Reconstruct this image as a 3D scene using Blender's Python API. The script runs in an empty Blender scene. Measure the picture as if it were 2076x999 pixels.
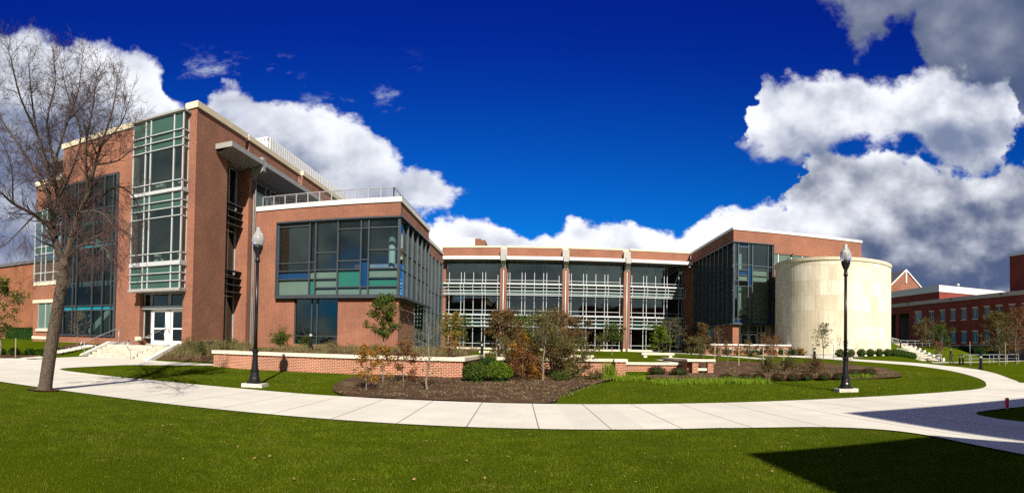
import bpy, math, random
import numpy as np
from mathutils import Vector, Matrix, noise as mnoise

R = math.radians
scene = bpy.context.scene

# ------------------------------------------------------------------ camera (swept panorama: cylindrical lens)
PITCH, ROLL, YAW = 0.0218, 0.0178, 0.045
def cam_vec(x, y, z):
    c, s = math.cos(ROLL), math.sin(ROLL); x, z = c*x - s*z, s*x + c*z
    c, s = math.cos(PITCH), math.sin(PITCH); y, z = c*y - s*z, s*y + c*z
    c, s = math.cos(YAW), math.sin(YAW); x, y = c*x - s*y, s*x + c*y
    return Vector((x, y, z))
cd = bpy.data.cameras.new('camera')
cam = bpy.data.objects.new('camera', cd)
scene.collection.objects.link(cam)
cd.type = 'PANO'
cd.panorama_type = 'CENTRAL_CYLINDRICAL'
cd.central_cylindrical_range_u_min = -1038/1157
cd.central_cylindrical_range_u_max = 1038/1157
cd.central_cylindrical_range_v_min = -(999-680)/1157
cd.central_cylindrical_range_v_max = 680/1157
cd.central_cylindrical_radius = 1.0
cd.clip_start = 0.05
cd.clip_end = 5000
ex, ez, ef = cam_vec(1, 0, 0), cam_vec(0, 0, 1), cam_vec(0, 1, 0)
cam.matrix_world = Matrix(((ex.x, ez.x, -ef.x, 0), (ex.y, ez.y, -ef.y, 0), (ex.z, ez.z, -ef.z, 1.5), (0, 0, 0, 1)))
scene.camera = cam

# ------------------------------------------------------------------ view
scene.view_settings.view_transform = 'Standard'
scene.view_settings.look = 'None'
scene.view_settings.exposure = 0.8
scene.view_settings.gamma = 1.0
scene.view_settings.use_curve_mapping = False
scene.cycles.max_bounces = 6
scene.cycles.transparent_max_bounces = 16
scene.cycles.caustics_reflective = False
scene.cycles.caustics_refractive = False
scene.cycles.use_denoising = False

# ------------------------------------------------------------------ sun
SUN = Vector((-0.30, 1.0, -0.73)).normalized()
sd = bpy.data.lights.new('sun', 'SUN'); sd.energy = 5.0; sd.angle = R(0.5); sd.color = (1.0, 0.92, 0.80)
so = bpy.data.objects.new('sun', sd); scene.collection.objects.link(so)
so.rotation_euler = SUN.to_track_quat('-Z', 'Y').to_euler()
so.location = (12, -40, 30)

# ------------------------------------------------------------------ node helper
class NT:
    def __init__(s, tree): s.t = tree; s.n = tree.nodes; s.l = tree.links
    def put(s, sock, val):
        if hasattr(val, 'is_output') or isinstance(val, bpy.types.NodeSocket): s.l.new(val, sock)
        elif val is not None:
            try: sock.default_value = val
            except Exception:
                sock.default_value = (*val, 1.0) if len(val) == 3 else val[:3]
    def math(s, op, a, b=None, c=None, clamp=False):
        n = s.n.new('ShaderNodeMath'); n.operation = op; n.use_clamp = clamp
        s.put(n.inputs[0], a)
        if b is not None: s.put(n.inputs[1], b)
        if c is not None: s.put(n.inputs[2], c)
        return n.outputs[0]
    def vmath(s, op, a, b=None, scale=None):
        n = s.n.new('ShaderNodeVectorMath'); n.operation = op
        s.put(n.inputs[0], a)
        if b is not None: s.put(n.inputs[1], b)
        if scale is not None: s.put(n.inputs[3], scale)
        return n.outputs[0] if op != 'LENGTH' else n.outputs['Value']
    def noise(s, vec, scale, detail=4, rough=0.55, w=None, col=False):
        n = s.n.new('ShaderNodeTexNoise'); s.put(n.inputs['Vector'], vec)
        n.inputs['Scale'].default_value = scale; n.inputs['Detail'].default_value = detail; n.inputs['Roughness'].default_value = rough
        return n.outputs['Color' if col else 'Fac']
    def mix(s, f, a, b, mode='MIX'):
        n = s.n.new('ShaderNodeMix'); n.data_type = 'RGBA'; n.blend_type = mode
        s.put(n.inputs[0], f)
        for i, v in ((6, a), (7, b)):
            if isinstance(v, tuple): v = (*v, 1.0) if len(v) == 3 else v
            s.put(n.inputs[i], v)
        return n.outputs[2]
    def ss(s, v, a, b, lo=0.0, hi=1.0):
        n = s.n.new('ShaderNodeMapRange'); n.interpolation_type = 'SMOOTHSTEP'
        s.put(n.inputs[0], v)
        for i, x in ((1, a), (2, b), (3, lo), (4, hi)): s.put(n.inputs[i], x)
        return n.outputs[0]
    def sep(s, v):
        n = s.n.new('ShaderNodeSeparateXYZ'); s.put(n.inputs[0], v); return n.outputs
    def comb(s, x, y, z):
        n = s.n.new('ShaderNodeCombineXYZ')
        for i, v in enumerate((x, y, z)): s.put(n.inputs[i], v)
        return n.outputs[0]
    def curve(s, v, pts):
        n = s.n.new('ShaderNodeFloatCurve'); s.put(n.inputs['Value'], v)
        c = n.mapping.curves[0]
        pts = sorted(pts)
        c.points[0].location = pts[0]; c.points[1].location = pts[-1]
        for p in pts[1:-1]: c.points.new(*p)
        for p in c.points: p.handle_type = 'VECTOR'
        n.mapping.use_clip = False
        n.mapping.extend = 'HORIZONTAL'
        n.mapping.update()
        return n.outputs[0]

# ------------------------------------------------------------------ world: Nishita sky with fair-weather clouds
world = bpy.data.worlds.new('World'); scene.world = world; world.cycles.sampling_method = 'MANUAL'; world.cycles.sample_map_resolution = 1024; world.use_nodes = True
wt = world.node_tree; wt.nodes.clear(); W = NT(wt)
geo = wt.nodes.new('ShaderNodeTexCoord'); D = geo.outputs['Generated']
sky = wt.nodes.new('ShaderNodeTexSky'); sky.sky_type = 'NISHITA'; sky.sun_disc = False
sky.sun_elevation = R(35); sky.sun_rotation = R(163.3); sky.altitude = 0; sky.air_density = 1.0; sky.dust_density = 0.3; sky.ozone_density = 3.0
dx, dy, dz = W.sep(D)
hyp = W.math('SQRT', W.math('ADD', W.math('MULTIPLY', dx, dx), W.math('MULTIPLY', dy, dy)))
az = W.math('ARCTAN2', dx, dy)
tel = W.math('DIVIDE', dz, W.math('MAXIMUM', hyp, 0.02))
# cloud layout over bearing (u: -1.05..+1.05 rad -> 0..1) and tangent of elevation (v)
def cu(deg_az): return (deg_az + 1.05)/2.1
U = W.math('DIVIDE', W.math('ADD', az, 1.05), 2.1)
ndom = W.vmath('MULTIPLY', D, (1.0, 1.0, 1.35))
nA = W.noise(ndom, 5.0, 3, 0.55)
nB = W.noise(ndom, 14.0, 12, 0.62)
nw = W.noise(ndom, 2.6, 12, 0.6)
wob = W.math('ADD', W.math('MULTIPLY', W.math('SUBTRACT', nA, 0.5), 0.10), W.math('MULTIPLY', W.math('SUBTRACT', nB, 0.5), 0.12))
wobU = W.math('ADD', W.math('MULTIPLY', W.math('SUBTRACT', W.noise(W.vmath('ADD', ndom, (3.1, 1.7, 5.2)), 6.0, 3, 0.5), 0.5), 0.045), W.math('MULTIPLY', W.math('SUBTRACT', W.noise(W.vmath('ADD', ndom, (7.1, 2.7, 1.2)), 22.0, 8, 0.6), 0.5), 0.03))
UW = W.math('ADD', U, wobU)
SKYD = {'left_top': [(0.0, 0.5075), (0.02, 0.5075), (0.0445, 0.5197), (0.0607, 0.5365), (0.0856, 0.5253), (0.127, 0.5111), (0.1643, 0.5008), (0.1833, 0.4716), (0.1908, 0.433), (0.2048, 0.406), (0.2213, 0.4071), (0.2292, 0.4355), (0.2414, 0.452), (0.2562, 0.4285), (0.2771, 0.4106), (0.3103, 0.4056), (0.3519, 0.3887), (0.3772, 0.3481), (0.4066, 0.3058), (0.4316, 0.293), (0.4396, 0.2776), (0.4462, -0.169), (1.0, -0.169)], 'left_bot': [(0.0, 0.0501), (0.0261, 0.0501), (0.3718, 0.0692), (0.3785, 0.2216), (0.399, 0.24), (0.4195, 0.2523), (0.4396, 0.2776), (0.4401, 1.1524), (1.0, 1.1524)], 'low_top': [(0.0, -0.0363), (0.0272, -0.0363), (0.3995, -0.016), (0.4002, 0.2008), (0.4198, 0.2191), (0.4528, 0.2319), (0.4736, 0.217), (0.4924, 0.196), (0.5026, 0.2085), (0.5232, 0.2258), (0.5522, 0.2224), (0.5852, 0.2251), (0.6163, 0.2155), (0.6349, 0.2351), (0.6514, 0.2486), (0.6762, 0.2639), (0.7093, 0.2846), (0.7141, 0.3329), (0.7298, 0.3525), (0.7589, 0.351), (0.7922, 0.3599), (0.8254, 0.3405), (0.8544, 0.3157), (0.8793, 0.2962), (0.8918, 0.3154), (0.925, 0.3237), (1.0, 0.3237)], 'low_bot': [(0.0, -0.1055), (0.0282, -0.1055), (0.9237, -0.0762), (1.0, -0.0762)], 'mid_top': [(0.0, -0.1919), (0.0293, -0.1919), (0.6588, -0.1625), (0.6592, 0.369), (0.6766, 0.3808), (0.6812, 0.4737), (0.7087, 0.4901), (0.7504, 0.4853), (0.7921, 0.4819), (0.8151, 0.5059), (0.8338, 0.5103), (0.8755, 0.4922), (0.9005, 0.4653), (0.9066, 0.4033), (0.9253, 0.3942), (1.0, 0.3942)], 'mid_bot': [(0.0, 1.1014), (0.012, 1.1014), (0.6534, 1.1677), (0.6592, 0.369), (0.68, 0.3395), (0.7091, 0.3258), (0.7257, 0.3489), (0.7506, 0.3597), (0.7922, 0.3634), (0.8337, 0.3422), (0.871, 0.3156), (0.8918, 0.3374), (0.9037, 0.4254), (0.9254, 0.4472), (1.0, 0.4472)], 'high_top': [(0.0, -0.1919), (0.0293, -0.1919), (0.7244, -0.1615), (0.7251, 0.6186), (0.73, 0.6705), (0.7412, 0.9871), (0.9272, 0.9858), (1.0, 0.9858)], 'high_bot': [(0.0, 1.1014), (0.012, 1.1014), (0.7213, 1.1699), (0.7251, 0.6186), (0.7503, 0.592), (0.7733, 0.5281), (0.7879, 0.537), (0.7984, 0.586), (0.813, 0.5727), (0.8255, 0.5103), (0.8338, 0.4482), (0.8754, 0.4346), (0.9004, 0.4299), (0.9254, 0.4295), (1.0, 0.4295)], 'wisp': [(0, 0), (0.1686, 0), (0.2099, 1), (0.2429, 0.9), (0.276, 0.9), (0.3009, 0.5), (0.3589, 0.8), (0.3838, 0.6), (0.4004, 0), (1, 0)]}
def band(top, bot, wscale=1.0):
    t = W.curve(UW, top); b = W.curve(UW, bot)
    wv = W.math('MULTIPLY', wob, wscale)
    dt = W.math('ADD', W.math('SUBTRACT', t, tel), wv)
    db = W.math('ADD', W.math('SUBTRACT', tel, b), wv)
    return W.math('MINIMUM', dt, db), dt
dens = None; shade = None
outs = []
for key, soft, wsc in (('low', 0.012, 0.8), ('left', 0.02, 1.0), ('mid', 0.022, 1.0), ('high', 0.03, 1.3)):
    dmin, dt = band(SKYD[key+'_top'], SKYD[key+'_bot'], wsc)
    a = W.ss(dmin, -soft*0.3, soft)
    outs.append((a, dt, key))
inU = W.math('MULTIPLY', W.ss(U, 0.0, 0.02), W.ss(U, 1.0, 0.98))
# relief: density difference towards the sun side (up and to the right)
nB = W.noise(ndom, 13.0, 5, 0.5); n2 = W.noise(W.vmath('ADD', ndom, (0.012, 0.0, 0.03)), 13.0, 5, 0.5)
nC = W.noise(ndom, 4.6, 5, 0.5); nC2 = W.noise(W.vmath('ADD', ndom, (0.03, 0.0, 0.065)), 4.6, 5, 0.5)
rel = W.math('ADD', W.math('MULTIPLY', W.math('SUBTRACT', nB, n2), 1.3), W.math('MULTIPLY', W.math('SUBTRACT', nC, nC2), 3.0))
col = W.vmath('MULTIPLY', sky.outputs[0], (0.008, 0.10, 0.84))
col = W.mix(W.ss(tel, 0.62, 0.10), col, W.vmath('MULTIPLY', sky.outputs[0], (0.012, 0.44, 1.05)))
GREY = (0.85, 1.2, 2.3, 1); WHITE = (10.0, 10.2, 10.8, 1)
brightU = {'low': [(0, .5), (cu(-.2), 1.0), (cu(.26), 1.1), (cu(.34), .72), (cu(.5), .55), (cu(.62), .38), (cu(.75), .18), (1, .1)],
           'left': [(0, .35), (cu(-.84), .12), (cu(-.76), .22), (cu(-.68), .5), (cu(-.5), .52), (cu(-.35), .50), (cu(-.1), .66), (1, .7)],
           'mid': [(0, .6), (cu(.38), .42), (cu(.5), .50), (cu(.62), .30), (cu(.7), .24), (cu(.8), .42), (1, .40)],
           'high': [(0, .0), (cu(.5), -.08), (cu(.65), -.26), (1, -.50)]}
relk = {'low': 1.2, 'left': 1.0, 'mid': 1.4, 'high': 0.5}
depthk = {'low': 1.0, 'left': 1.2, 'mid': 1.35, 'high': 0.0}
for a, dt, key in (outs[3], outs[0], outs[1], outs[2]):
    b = W.curve(U, brightU[key])
    b = W.math('ADD', b, W.math('MULTIPLY', rel, relk[key]))
    b = W.math('ADD', b, W.math('MULTIPLY', W.math('SUBTRACT', nA, 0.5), 0.6))
    if depthk[key]:
        b = W.math('SUBTRACT', b, W.math('MULTIPLY', W.ss(dt, 0.03, 0.26), 0.32*depthk[key]))
        b = W.math('ADD', b, W.ss(dt, 0.07, 0.0, 0.0, 0.26))
    if key == 'low': b = W.math('SUBTRACT', b, W.math('MULTIPLY', W.ss(U, cu(.42), cu(.62)), W.ss(tel, .26, .08, 0, .42)))
    b = W.ss(b, -0.6, 1.3)
    cc = W.mix(b, {'left': (1.9, 2.4, 3.8, 1), 'mid': (2.0, 2.5, 3.9, 1)}.get(key, GREY), WHITE)
    al = W.math('MULTIPLY', a, inU)
    col = W.mix(al, col, cc)
# the rest of the sky (beside and behind the camera): scattered cumulus
aw = W.math('MULTIPLY', W.ss(nw, 0.30, 0.47), W.math('SUBTRACT', 1.0, inU))
aw = W.math('MULTIPLY', aw, W.ss(dz, 0.9, 0.5))
bw = W.math('ADD', 0.55, W.math('MULTIPLY', rel, 1.0), clamp=True)
col = W.mix(aw, col, W.mix(bw, (1.5, 1.8, 2.4, 1), (4.6, 4.9, 5.2, 1)))
# wisps in the blue
wn = W.noise(W.vmath('MULTIPLY', D, (2.0, 2.0, 5.0)), 4.5, 12, 0.65)
wm = W.math('MULTIPLY', W.ss(wn, 0.53, 0.70), W.curve(U, SKYD['wisp']))
wm = W.math('MULTIPLY', wm, W.math('MULTIPLY', W.ss(tel, 0.36, 0.40), W.ss(tel, 0.53, 0.47)))
col = W.mix(W.math('MULTIPLY', wm, 0.8), col, (6.0, 6.6, 8.0, 1))
bg = wt.nodes.new('ShaderNodeBackground'); wt.links.new(col, bg.inputs[0]); bg.inputs[1].default_value = 0.058
wo = wt.nodes.new('ShaderNodeOutputWorld'); wt.links.new(bg.outputs[0], wo.inputs[0])

# ------------------------------------------------------------------ materials
def newmat(name):
    m = bpy.data.materials.new(name); m.use_nodes = True
    t = m.node_tree; b = t.nodes['Principled BSDF']; return m, NT(t), b
def plain(name, col, rough=0.6, metal=0.0, var=0.12, scale=3.0, bump=0.0, bscale=40.0, spec=0.5):
    m, N, b = newmat(name)
    pos = N.n.new('ShaderNodeNewGeometry').outputs['Position']
    f = N.noise(pos, scale, 5, 0.6)
    dark = tuple(c*(1-var) for c in col); light = tuple(min(1, c*(1+var)) for c in col)
    N.put(b.inputs['Base Color'], N.mix(N.ss(f, .3, .7), dark, light))
    b.inputs['Roughness'].default_value = rough; b.inputs['Metallic'].default_value = metal
    b.inputs['Specular IOR Level'].default_value = spec
    if bump:
        bn = N.n.new('ShaderNodeBump'); bn.inputs['Strength'].default_value = bump; bn.inputs['Distance'].default_value = 0.02
        N.put(bn.inputs['Height'], N.noise(pos, bscale, 4)); N.l.new(bn.outputs[0], b.inputs['Normal'])
    return m
def wall_uv(N):
    g = N.n.new('ShaderNodeNewGeometry'); x, y, z = N.sep(g.outputs['Position']); nx, ny, nz = N.sep(g.outputs['True Normal'])
    side = N.math('GREATER_THAN', N.math('ABSOLUTE', nx), 0.6)
    u = N.math('ADD', N.math('MULTIPLY', y, side), N.math('MULTIPLY', x, N.math('SUBTRACT', 1.0, side)))
    return u, z, g.outputs['Position']
def brick(name, c1, c2, mortar, msize=0.012, bw=0.21, rh=0.0677):
    m, N, b = newmat(name)
    u, z, pos = wall_uv(N)
    bt = N.n.new('ShaderNodeTexBrick'); N.put(bt.inputs['Vector'], N.comb(u, z, 0.0))
    bt.inputs['Scale'].default_value = 1.0; bt.inputs['Brick Width'].default_value = bw; bt.inputs['Row Height'].default_value = rh
    bt.inputs['Mortar Size'].default_value = msize; bt.inputs['Mortar Smooth'].default_value = 0.1; bt.inputs['Bias'].default_value = 0.0
    bt.inputs['Color1'].default_value = (*c1, 1); bt.inputs['Color2'].default_value = (*c2, 1); bt.inputs['Mortar'].default_value = (*mortar, 1)
    st = N.noise(pos, 0.35, 6, 0.6)
    col = N.mix(0.85, bt.outputs['Color'], N.mix(N.ss(st, .25, .75), (0.70, 0.70, 0.72), (1.16, 1.12, 1.08)), 'MULTIPLY')
    fine = N.noise(pos, 9.0, 3, 0.6)
    col = N.mix(0.6, col, N.mix(fine, (0.75, 0.75, 0.75), (1.25, 1.25, 1.25)), 'MULTIPLY')
    N.put(b.inputs['Base Color'], col); b.inputs['Roughness'].default_value = 0.85
    b.inputs['Specular IOR Level'].default_value = 0.25
    bn = N.n.new('ShaderNodeBump'); bn.inputs['Strength'].default_value = 0.5; bn.inputs['Distance'].default_value = 0.008; bn.invert = True
    N.l.new(bt.outputs['Fac'], bn.inputs['Height']); N.l.new(bn.outputs[0], b.inputs['Normal'])
    return m
def glass(name, tint, refl=0.10, rough=0.015, wav=0.02, gl=(0.72, 0.88, 0.78)):
    m = bpy.data.materials.new(name); m.use_nodes = True; t = m.node_tree; t.nodes.clear(); N = NT(t)
    tr = t.nodes.new('ShaderNodeBsdfTransparent'); tr.inputs[0].default_value = (*tint, 1)
    gs = t.nodes.new('ShaderNodeBsdfGlossy'); gs.inputs['Color'].default_value = (*gl, 1); gs.inputs['Roughness'].default_value = rough
    fr = t.nodes.new('ShaderNodeFresnel'); fr.inputs[0].default_value = 1.5
    bn = t.nodes.new('ShaderNodeBump'); bn.inputs['Strength'].default_value = wav; bn.inputs['Distance'].default_value = 0.3
    u, z, pos = wall_uv(N)
    N.put(bn.inputs['Height'], N.noise(pos, 0.7, 1, 0.3))
    t.links.new(bn.outputs[0], gs.inputs['Normal'])
    mx = t.nodes.new('ShaderNodeMixShader'); N.put(mx.inputs[0], N.math('ADD', fr.outputs[0], refl, clamp=True))
    t.links.new(tr.outputs[0], mx.inputs[1]); t.links.new(gs.outputs[0], mx.inputs[2])
    o = t.nodes.new('ShaderNodeOutputMaterial'); t.links.new(mx.outputs[0], o.inputs[0])
    return m
def panel(name, col):  # back-painted glass
    m, N, b = newmat(name); u, z, pos = wall_uv(N)
    N.put(b.inputs['Base Color'], N.mix(N.noise(pos, 1.2, 4), tuple(c*.85 for c in col), tuple(c*1.15 for c in col)))
    b.inputs['Roughness'].default_value = 0.06; b.inputs['Specular IOR Level'].default_value = 0.7
    return m
def foliage(name, c1, c2, c3=None, trans=0.25, scale=1.6):
    m, N, b = newmat(name)
    oi = N.n.new('ShaderNodeNewGeometry')
    f = N.noise(oi.outputs['Position'], scale*4, 2, 0.5); g = N.noise(oi.outputs['Position'], 55.0, 1, 0.5)
    col = N.mix(N.ss(N.math('ADD', N.math('MULTIPLY', f, .5), N.math('MULTIPLY', g, .5)), .38, .62), c1, c2)
    if name == 'turf_blades':
        bgn = N.noise(oi.outputs['Position'], 0.42, 5, .62)
        col = N.mix(N.ss(bgn, .32, .54, .75, 0), col, (0.022, 0.045, 0.002)); col = N.mix(N.ss(N.noise(oi.outputs['Position'], 1.1, 7, .72), .52, .66, 0, .75), col, (0.150, 0.150, 0.022)); col = N.mix(N.ss(N.noise(oi.outputs['Position'], 3.6, 4, .7), .56, .68, 0, .8), col, (0.020, 0.040, 0.002)); col = N.mix(N.ss(N.noise(oi.outputs['Position'], 2.3, 6, .75), .62, .72, 0, .7), col, (0.19, 0.16, 0.06))
    if c3: col = N.mix(N.ss(N.noise(oi.outputs['Position'], 38.0, 1, .5), .60, .66), col, c3)
    N.put(b.inputs['Base Color'], col); b.inputs['Roughness'].default_value = 0.65; b.inputs['Specular IOR Level'].default_value = 0.08
    tl = N.n.new('ShaderNodeBsdfTranslucent'); N.put(tl.inputs[0], col)
    mx = N.n.new('ShaderNodeMixShader'); mx.inputs[0].default_value = trans
    N.l.new(b.outputs[0], mx.inputs[1]); N.l.new(tl.outputs[0], mx.inputs[2])
    o = [n for n in N.n if n.type == 'OUTPUT_MATERIAL'][0]; N.l.new(mx.outputs[0], o.inputs[0])
    return m

M = {}
M['brick'] = brick('red_brick', (0.205, 0.038, 0.018), (0.115, 0.023, 0.012), (0.36, 0.225, 0.15), 0.0115)
M['brick_orange'] = brick('orange_brick', (0.24, 0.085, 0.04), (0.19, 0.065, 0.03), (0.26, 0.14, 0.08), 0.008)
M['brick_dark'] = brick('dark_red_brick', (0.25, 0.04, 0.03), (0.18, 0.03, 0.025), (0.2, 0.07, 0.05), 0.008)
M['brick_planter'] = brick('planter_brick', (0.30, 0.07, 0.034), (0.20, 0.045, 0.024), (0.50, 0.37, 0.26), 0.011)
M['coping'] = plain('cream_coping', (0.56, 0.49, 0.35), 0.75, var=0.08, scale=1.2, bump=.2)
M['limestone'] = plain('limestone_cap', (0.60, 0.53, 0.40), 0.8, var=0.14, scale=2.5, bump=.3)
M['white_coping'] = plain('white_metal_coping', (0.62, 0.60, 0.56), 0.45, var=0.03)
M['alu'] = plain('clear_aluminium', (0.52, 0.54, 0.55), 0.38, 0.35, var=0.05)
M['white_alu'] = plain('white_mullion_metal', (0.42, 0.45, 0.46), 0.4, 0.1, var=0.05)
M['charcoal'] = plain('charcoal_frame', (0.045, 0.055, 0.065), 0.4, 0.3, var=0.1)
M['post_grey'] = plain('slate_grey_fin', (0.065, 0.080, 0.092), 0.45, 0.3, var=0.1)
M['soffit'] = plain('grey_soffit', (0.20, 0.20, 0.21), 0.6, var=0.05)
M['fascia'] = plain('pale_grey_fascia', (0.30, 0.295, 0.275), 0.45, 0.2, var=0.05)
M['screen'] = plain('white_ribbed_metal', (0.66, 0.67, 0.68), 0.5, 0.1, var=0.04)
M['glass'] = glass('window_glass', (0.42, 0.56, 0.56), 0.13)
M['glass_dark'] = glass('dark_window_glass', (0.20, 0.27, 0.29), 0.09)
M['glass_sky'] = glass('sky_reflecting_glass', (0.38, 0.55, 0.56), 0.24)
M['glass_court'] = glass('courtyard_glass', (0.22, 0.30, 0.32), 0.17)
M['glass_teal'] = glass('teal_glass', (0.10, 0.42, 0.40), 0.06)
M['glass_stair'] = glass('stair_window_glass', (0.30, 0.42, 0.48), 0.05)
M['spandrel'] = panel('sage_green_panel', (0.030, 0.072, 0.058))
M['sage'] = panel('pale_sage_panel', (0.085, 0.135, 0.11))
M['green_panel'] = panel('bright_green_panel', (0.018, 0.11, 0.080))
M['blue_panel'] = panel('royal_blue_panel', (0.003, 0.034, 0.095))
M['teal_panel'] = panel('teal_band_panel', (0.008, 0.16, 0.21))
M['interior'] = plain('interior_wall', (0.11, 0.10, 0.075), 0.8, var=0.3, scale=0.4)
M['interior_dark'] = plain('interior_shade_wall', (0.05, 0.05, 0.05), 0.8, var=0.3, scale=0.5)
M['interior_floor'] = plain('interior_slab', (0.28, 0.26, 0.22), 0.8, var=0.1)
M['cream'] = plain('cream_plaster', (0.68, 0.62, 0.42), 0.7, var=0.05)
M['white_paint'] = plain('white_door_paint', (0.80, 0.80, 0.78), 0.4, var=0.03)
M['black'] = plain('black_cast_iron', (0.012, 0.012, 0.014), 0.35, 0.4, var=0.2)
M['concrete_old'] = plain('footing_concrete', (0.50, 0.47, 0.41), 0.85, var=0.2, scale=9, bump=.5)
M['steps'] = plain('step_concrete', (0.44, 0.40, 0.32), 0.8, var=0.22, scale=2.2, bump=.3)
M['roofing'] = plain('dark_roofing', (0.09, 0.09, 0.10), 0.8)
M['steel'] = plain('galvanised_steel', (0.42, 0.43, 0.44), 0.4, 0.6, var=0.05)
M['wood'] = plain('weathered_stake', (0.30, 0.24, 0.16), 0.85, var=0.2, scale=20)
M['pink'] = plain('pink_marker', (0.75, 0.03, 0.14), 0.45, var=0.08)
M['bark'] = plain('grey_brown_bark', (0.068, 0.048, 0.033), 0.9, var=0.45, scale=18, bump=1.0, bscale=30)
M['twig'] = plain('twig_bark', (0.060, 0.032, 0.028), 0.85, var=0.3, scale=6)
M['bark_pale'] = plain('pale_sapling_bark', (0.15, 0.12, 0.088), 0.9, var=0.3, scale=15)
M['lf_green'] = foliage('green_leaves', (0.020, 0.045, 0.006), (0.075, 0.115, 0.016), (0.13, 0.12, 0.025))
M['lf_lime'] = foliage('lime_green_leaves', (0.045, 0.085, 0.006), (0.13, 0.17, 0.014))
M['lf_olive'] = foliage('olive_leaves', (0.06, 0.07, 0.02), (0.13, 0.12, 0.035), (0.14, 0.05, 0.02))
M['lf_brown'] = foliage('russet_brown_leaves', (0.075, 0.05, 0.02), (0.15, 0.085, 0.03), (0.05, 0.07, 0.015))
M['lf_orange'] = foliage('orange_leaves', (0.16, 0.11, 0.02), (0.36, 0.13, 0.02), (0.09, 0.13, 0.02))
M['lf_red'] = foliage('red_leaves', (0.10, 0.045, 0.016), (0.21, 0.07, 0.022), (0.09, 0.085, 0.02))
M['lf_yellow'] = foliage('yellow_leaves', (0.13, 0.11, 0.02), (0.30, 0.20, 0.028), (0.10, 0.12, 0.02))
M['lf_dark'] = foliage('dark_green_leaves', (0.012, 0.035, 0.008), (0.03, 0.075, 0.012))
M['lf_maroon'] = foliage('dark_maroon_leaves', (0.045, 0.02, 0.015), (0.09, 0.04, 0.025))
M['lf_straw'] = foliage('straw_grass_blades', (0.11, 0.095, 0.04), (0.24, 0.20, 0.09), (0.08, 0.11, 0.03))
M['lf_blade'] = foliage('bright_green_blades', (0.09, 0.165, 0.008), (0.20, 0.28, 0.02))
M['lf_pink'] = foliage('dusty_pink_leaves', (0.16, 0.06, 0.05), (0.26, 0.12, 0.09))

def lawn_mat():
    m, N, b = newmat('lawn_turf')
    pos = N.n.new('ShaderNodeNewGeometry').outputs['Position']
    a = N.noise(pos, 0.5, 6, 0.6); c = N.noise(pos, 9.0, 6, 0.7); f = N.noise(N.vmath('MULTIPLY', pos, (1, 1, 1)), 60.0, 4, 0.75)
    col = N.mix(N.ss(f, .3, .7), (0.030, 0.050, 0.0015), (0.082, 0.118, 0.004))
    col = N.mix(N.ss(a, .35, .7), col, N.mix(f, (0.042, 0.065, 0.002), (0.105, 0.135, 0.007)))
    col = N.mix(N.ss(c, .58, .78, 0, .55), col, (0.11, 0.095, 0.03))
    N.put(b.inputs['Base Color'], col); b.inputs['Roughness'].default_value = 0.9; b.inputs['Specular IOR Level'].default_value = 0.0
    bn = N.n.new('ShaderNodeBump'); bn.inputs['Strength'].default_value = 0.9; bn.inputs['Distance'].default_value = 0.04
    N.put(bn.inputs['Height'], N.math('ADD', f, c)); N.l.new(bn.outputs[0], b.inputs['Normal'])
    return m
M['lawn'] = lawn_mat()
def mulch_mat():
    m, N, b = newmat('bark_mulch')
    pos = N.n.new('ShaderNodeNewGeometry').outputs['Position']
    a = N.noise(pos, 1.3, 6, 0.65); f = N.noise(pos, 32.0, 6, 0.8)
    col = N.mix(N.ss(f, .35, .68), (0.034, 0.018, 0.010), (0.165, 0.09, 0.052))
    col = N.mix(N.ss(a, .47, .68, 0, .7), col, N.mix(f, (0.10, 0.075, 0.04), (0.30, 0.23, 0.13)))
    col = N.mix(N.ss(N.noise(pos, 3.1, 4, .6), .62, .72, 0, .5), col, (0.05, 0.08, 0.015))
    N.put(b.inputs['Base Color'], col); b.inputs['Roughness'].default_value = 0.95; b.inputs['Specular IOR Level'].default_value = 0.1
    bn = N.n.new('ShaderNodeBump'); bn.inputs['Strength'].default_value = 1.0; bn.inputs['Distance'].default_value = 0.08
    N.put(bn.inputs['Height'], f); N.l.new(bn.outputs[0], b.inputs['Normal'])
    return m
M['mulch'] = mulch_mat()
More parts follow.
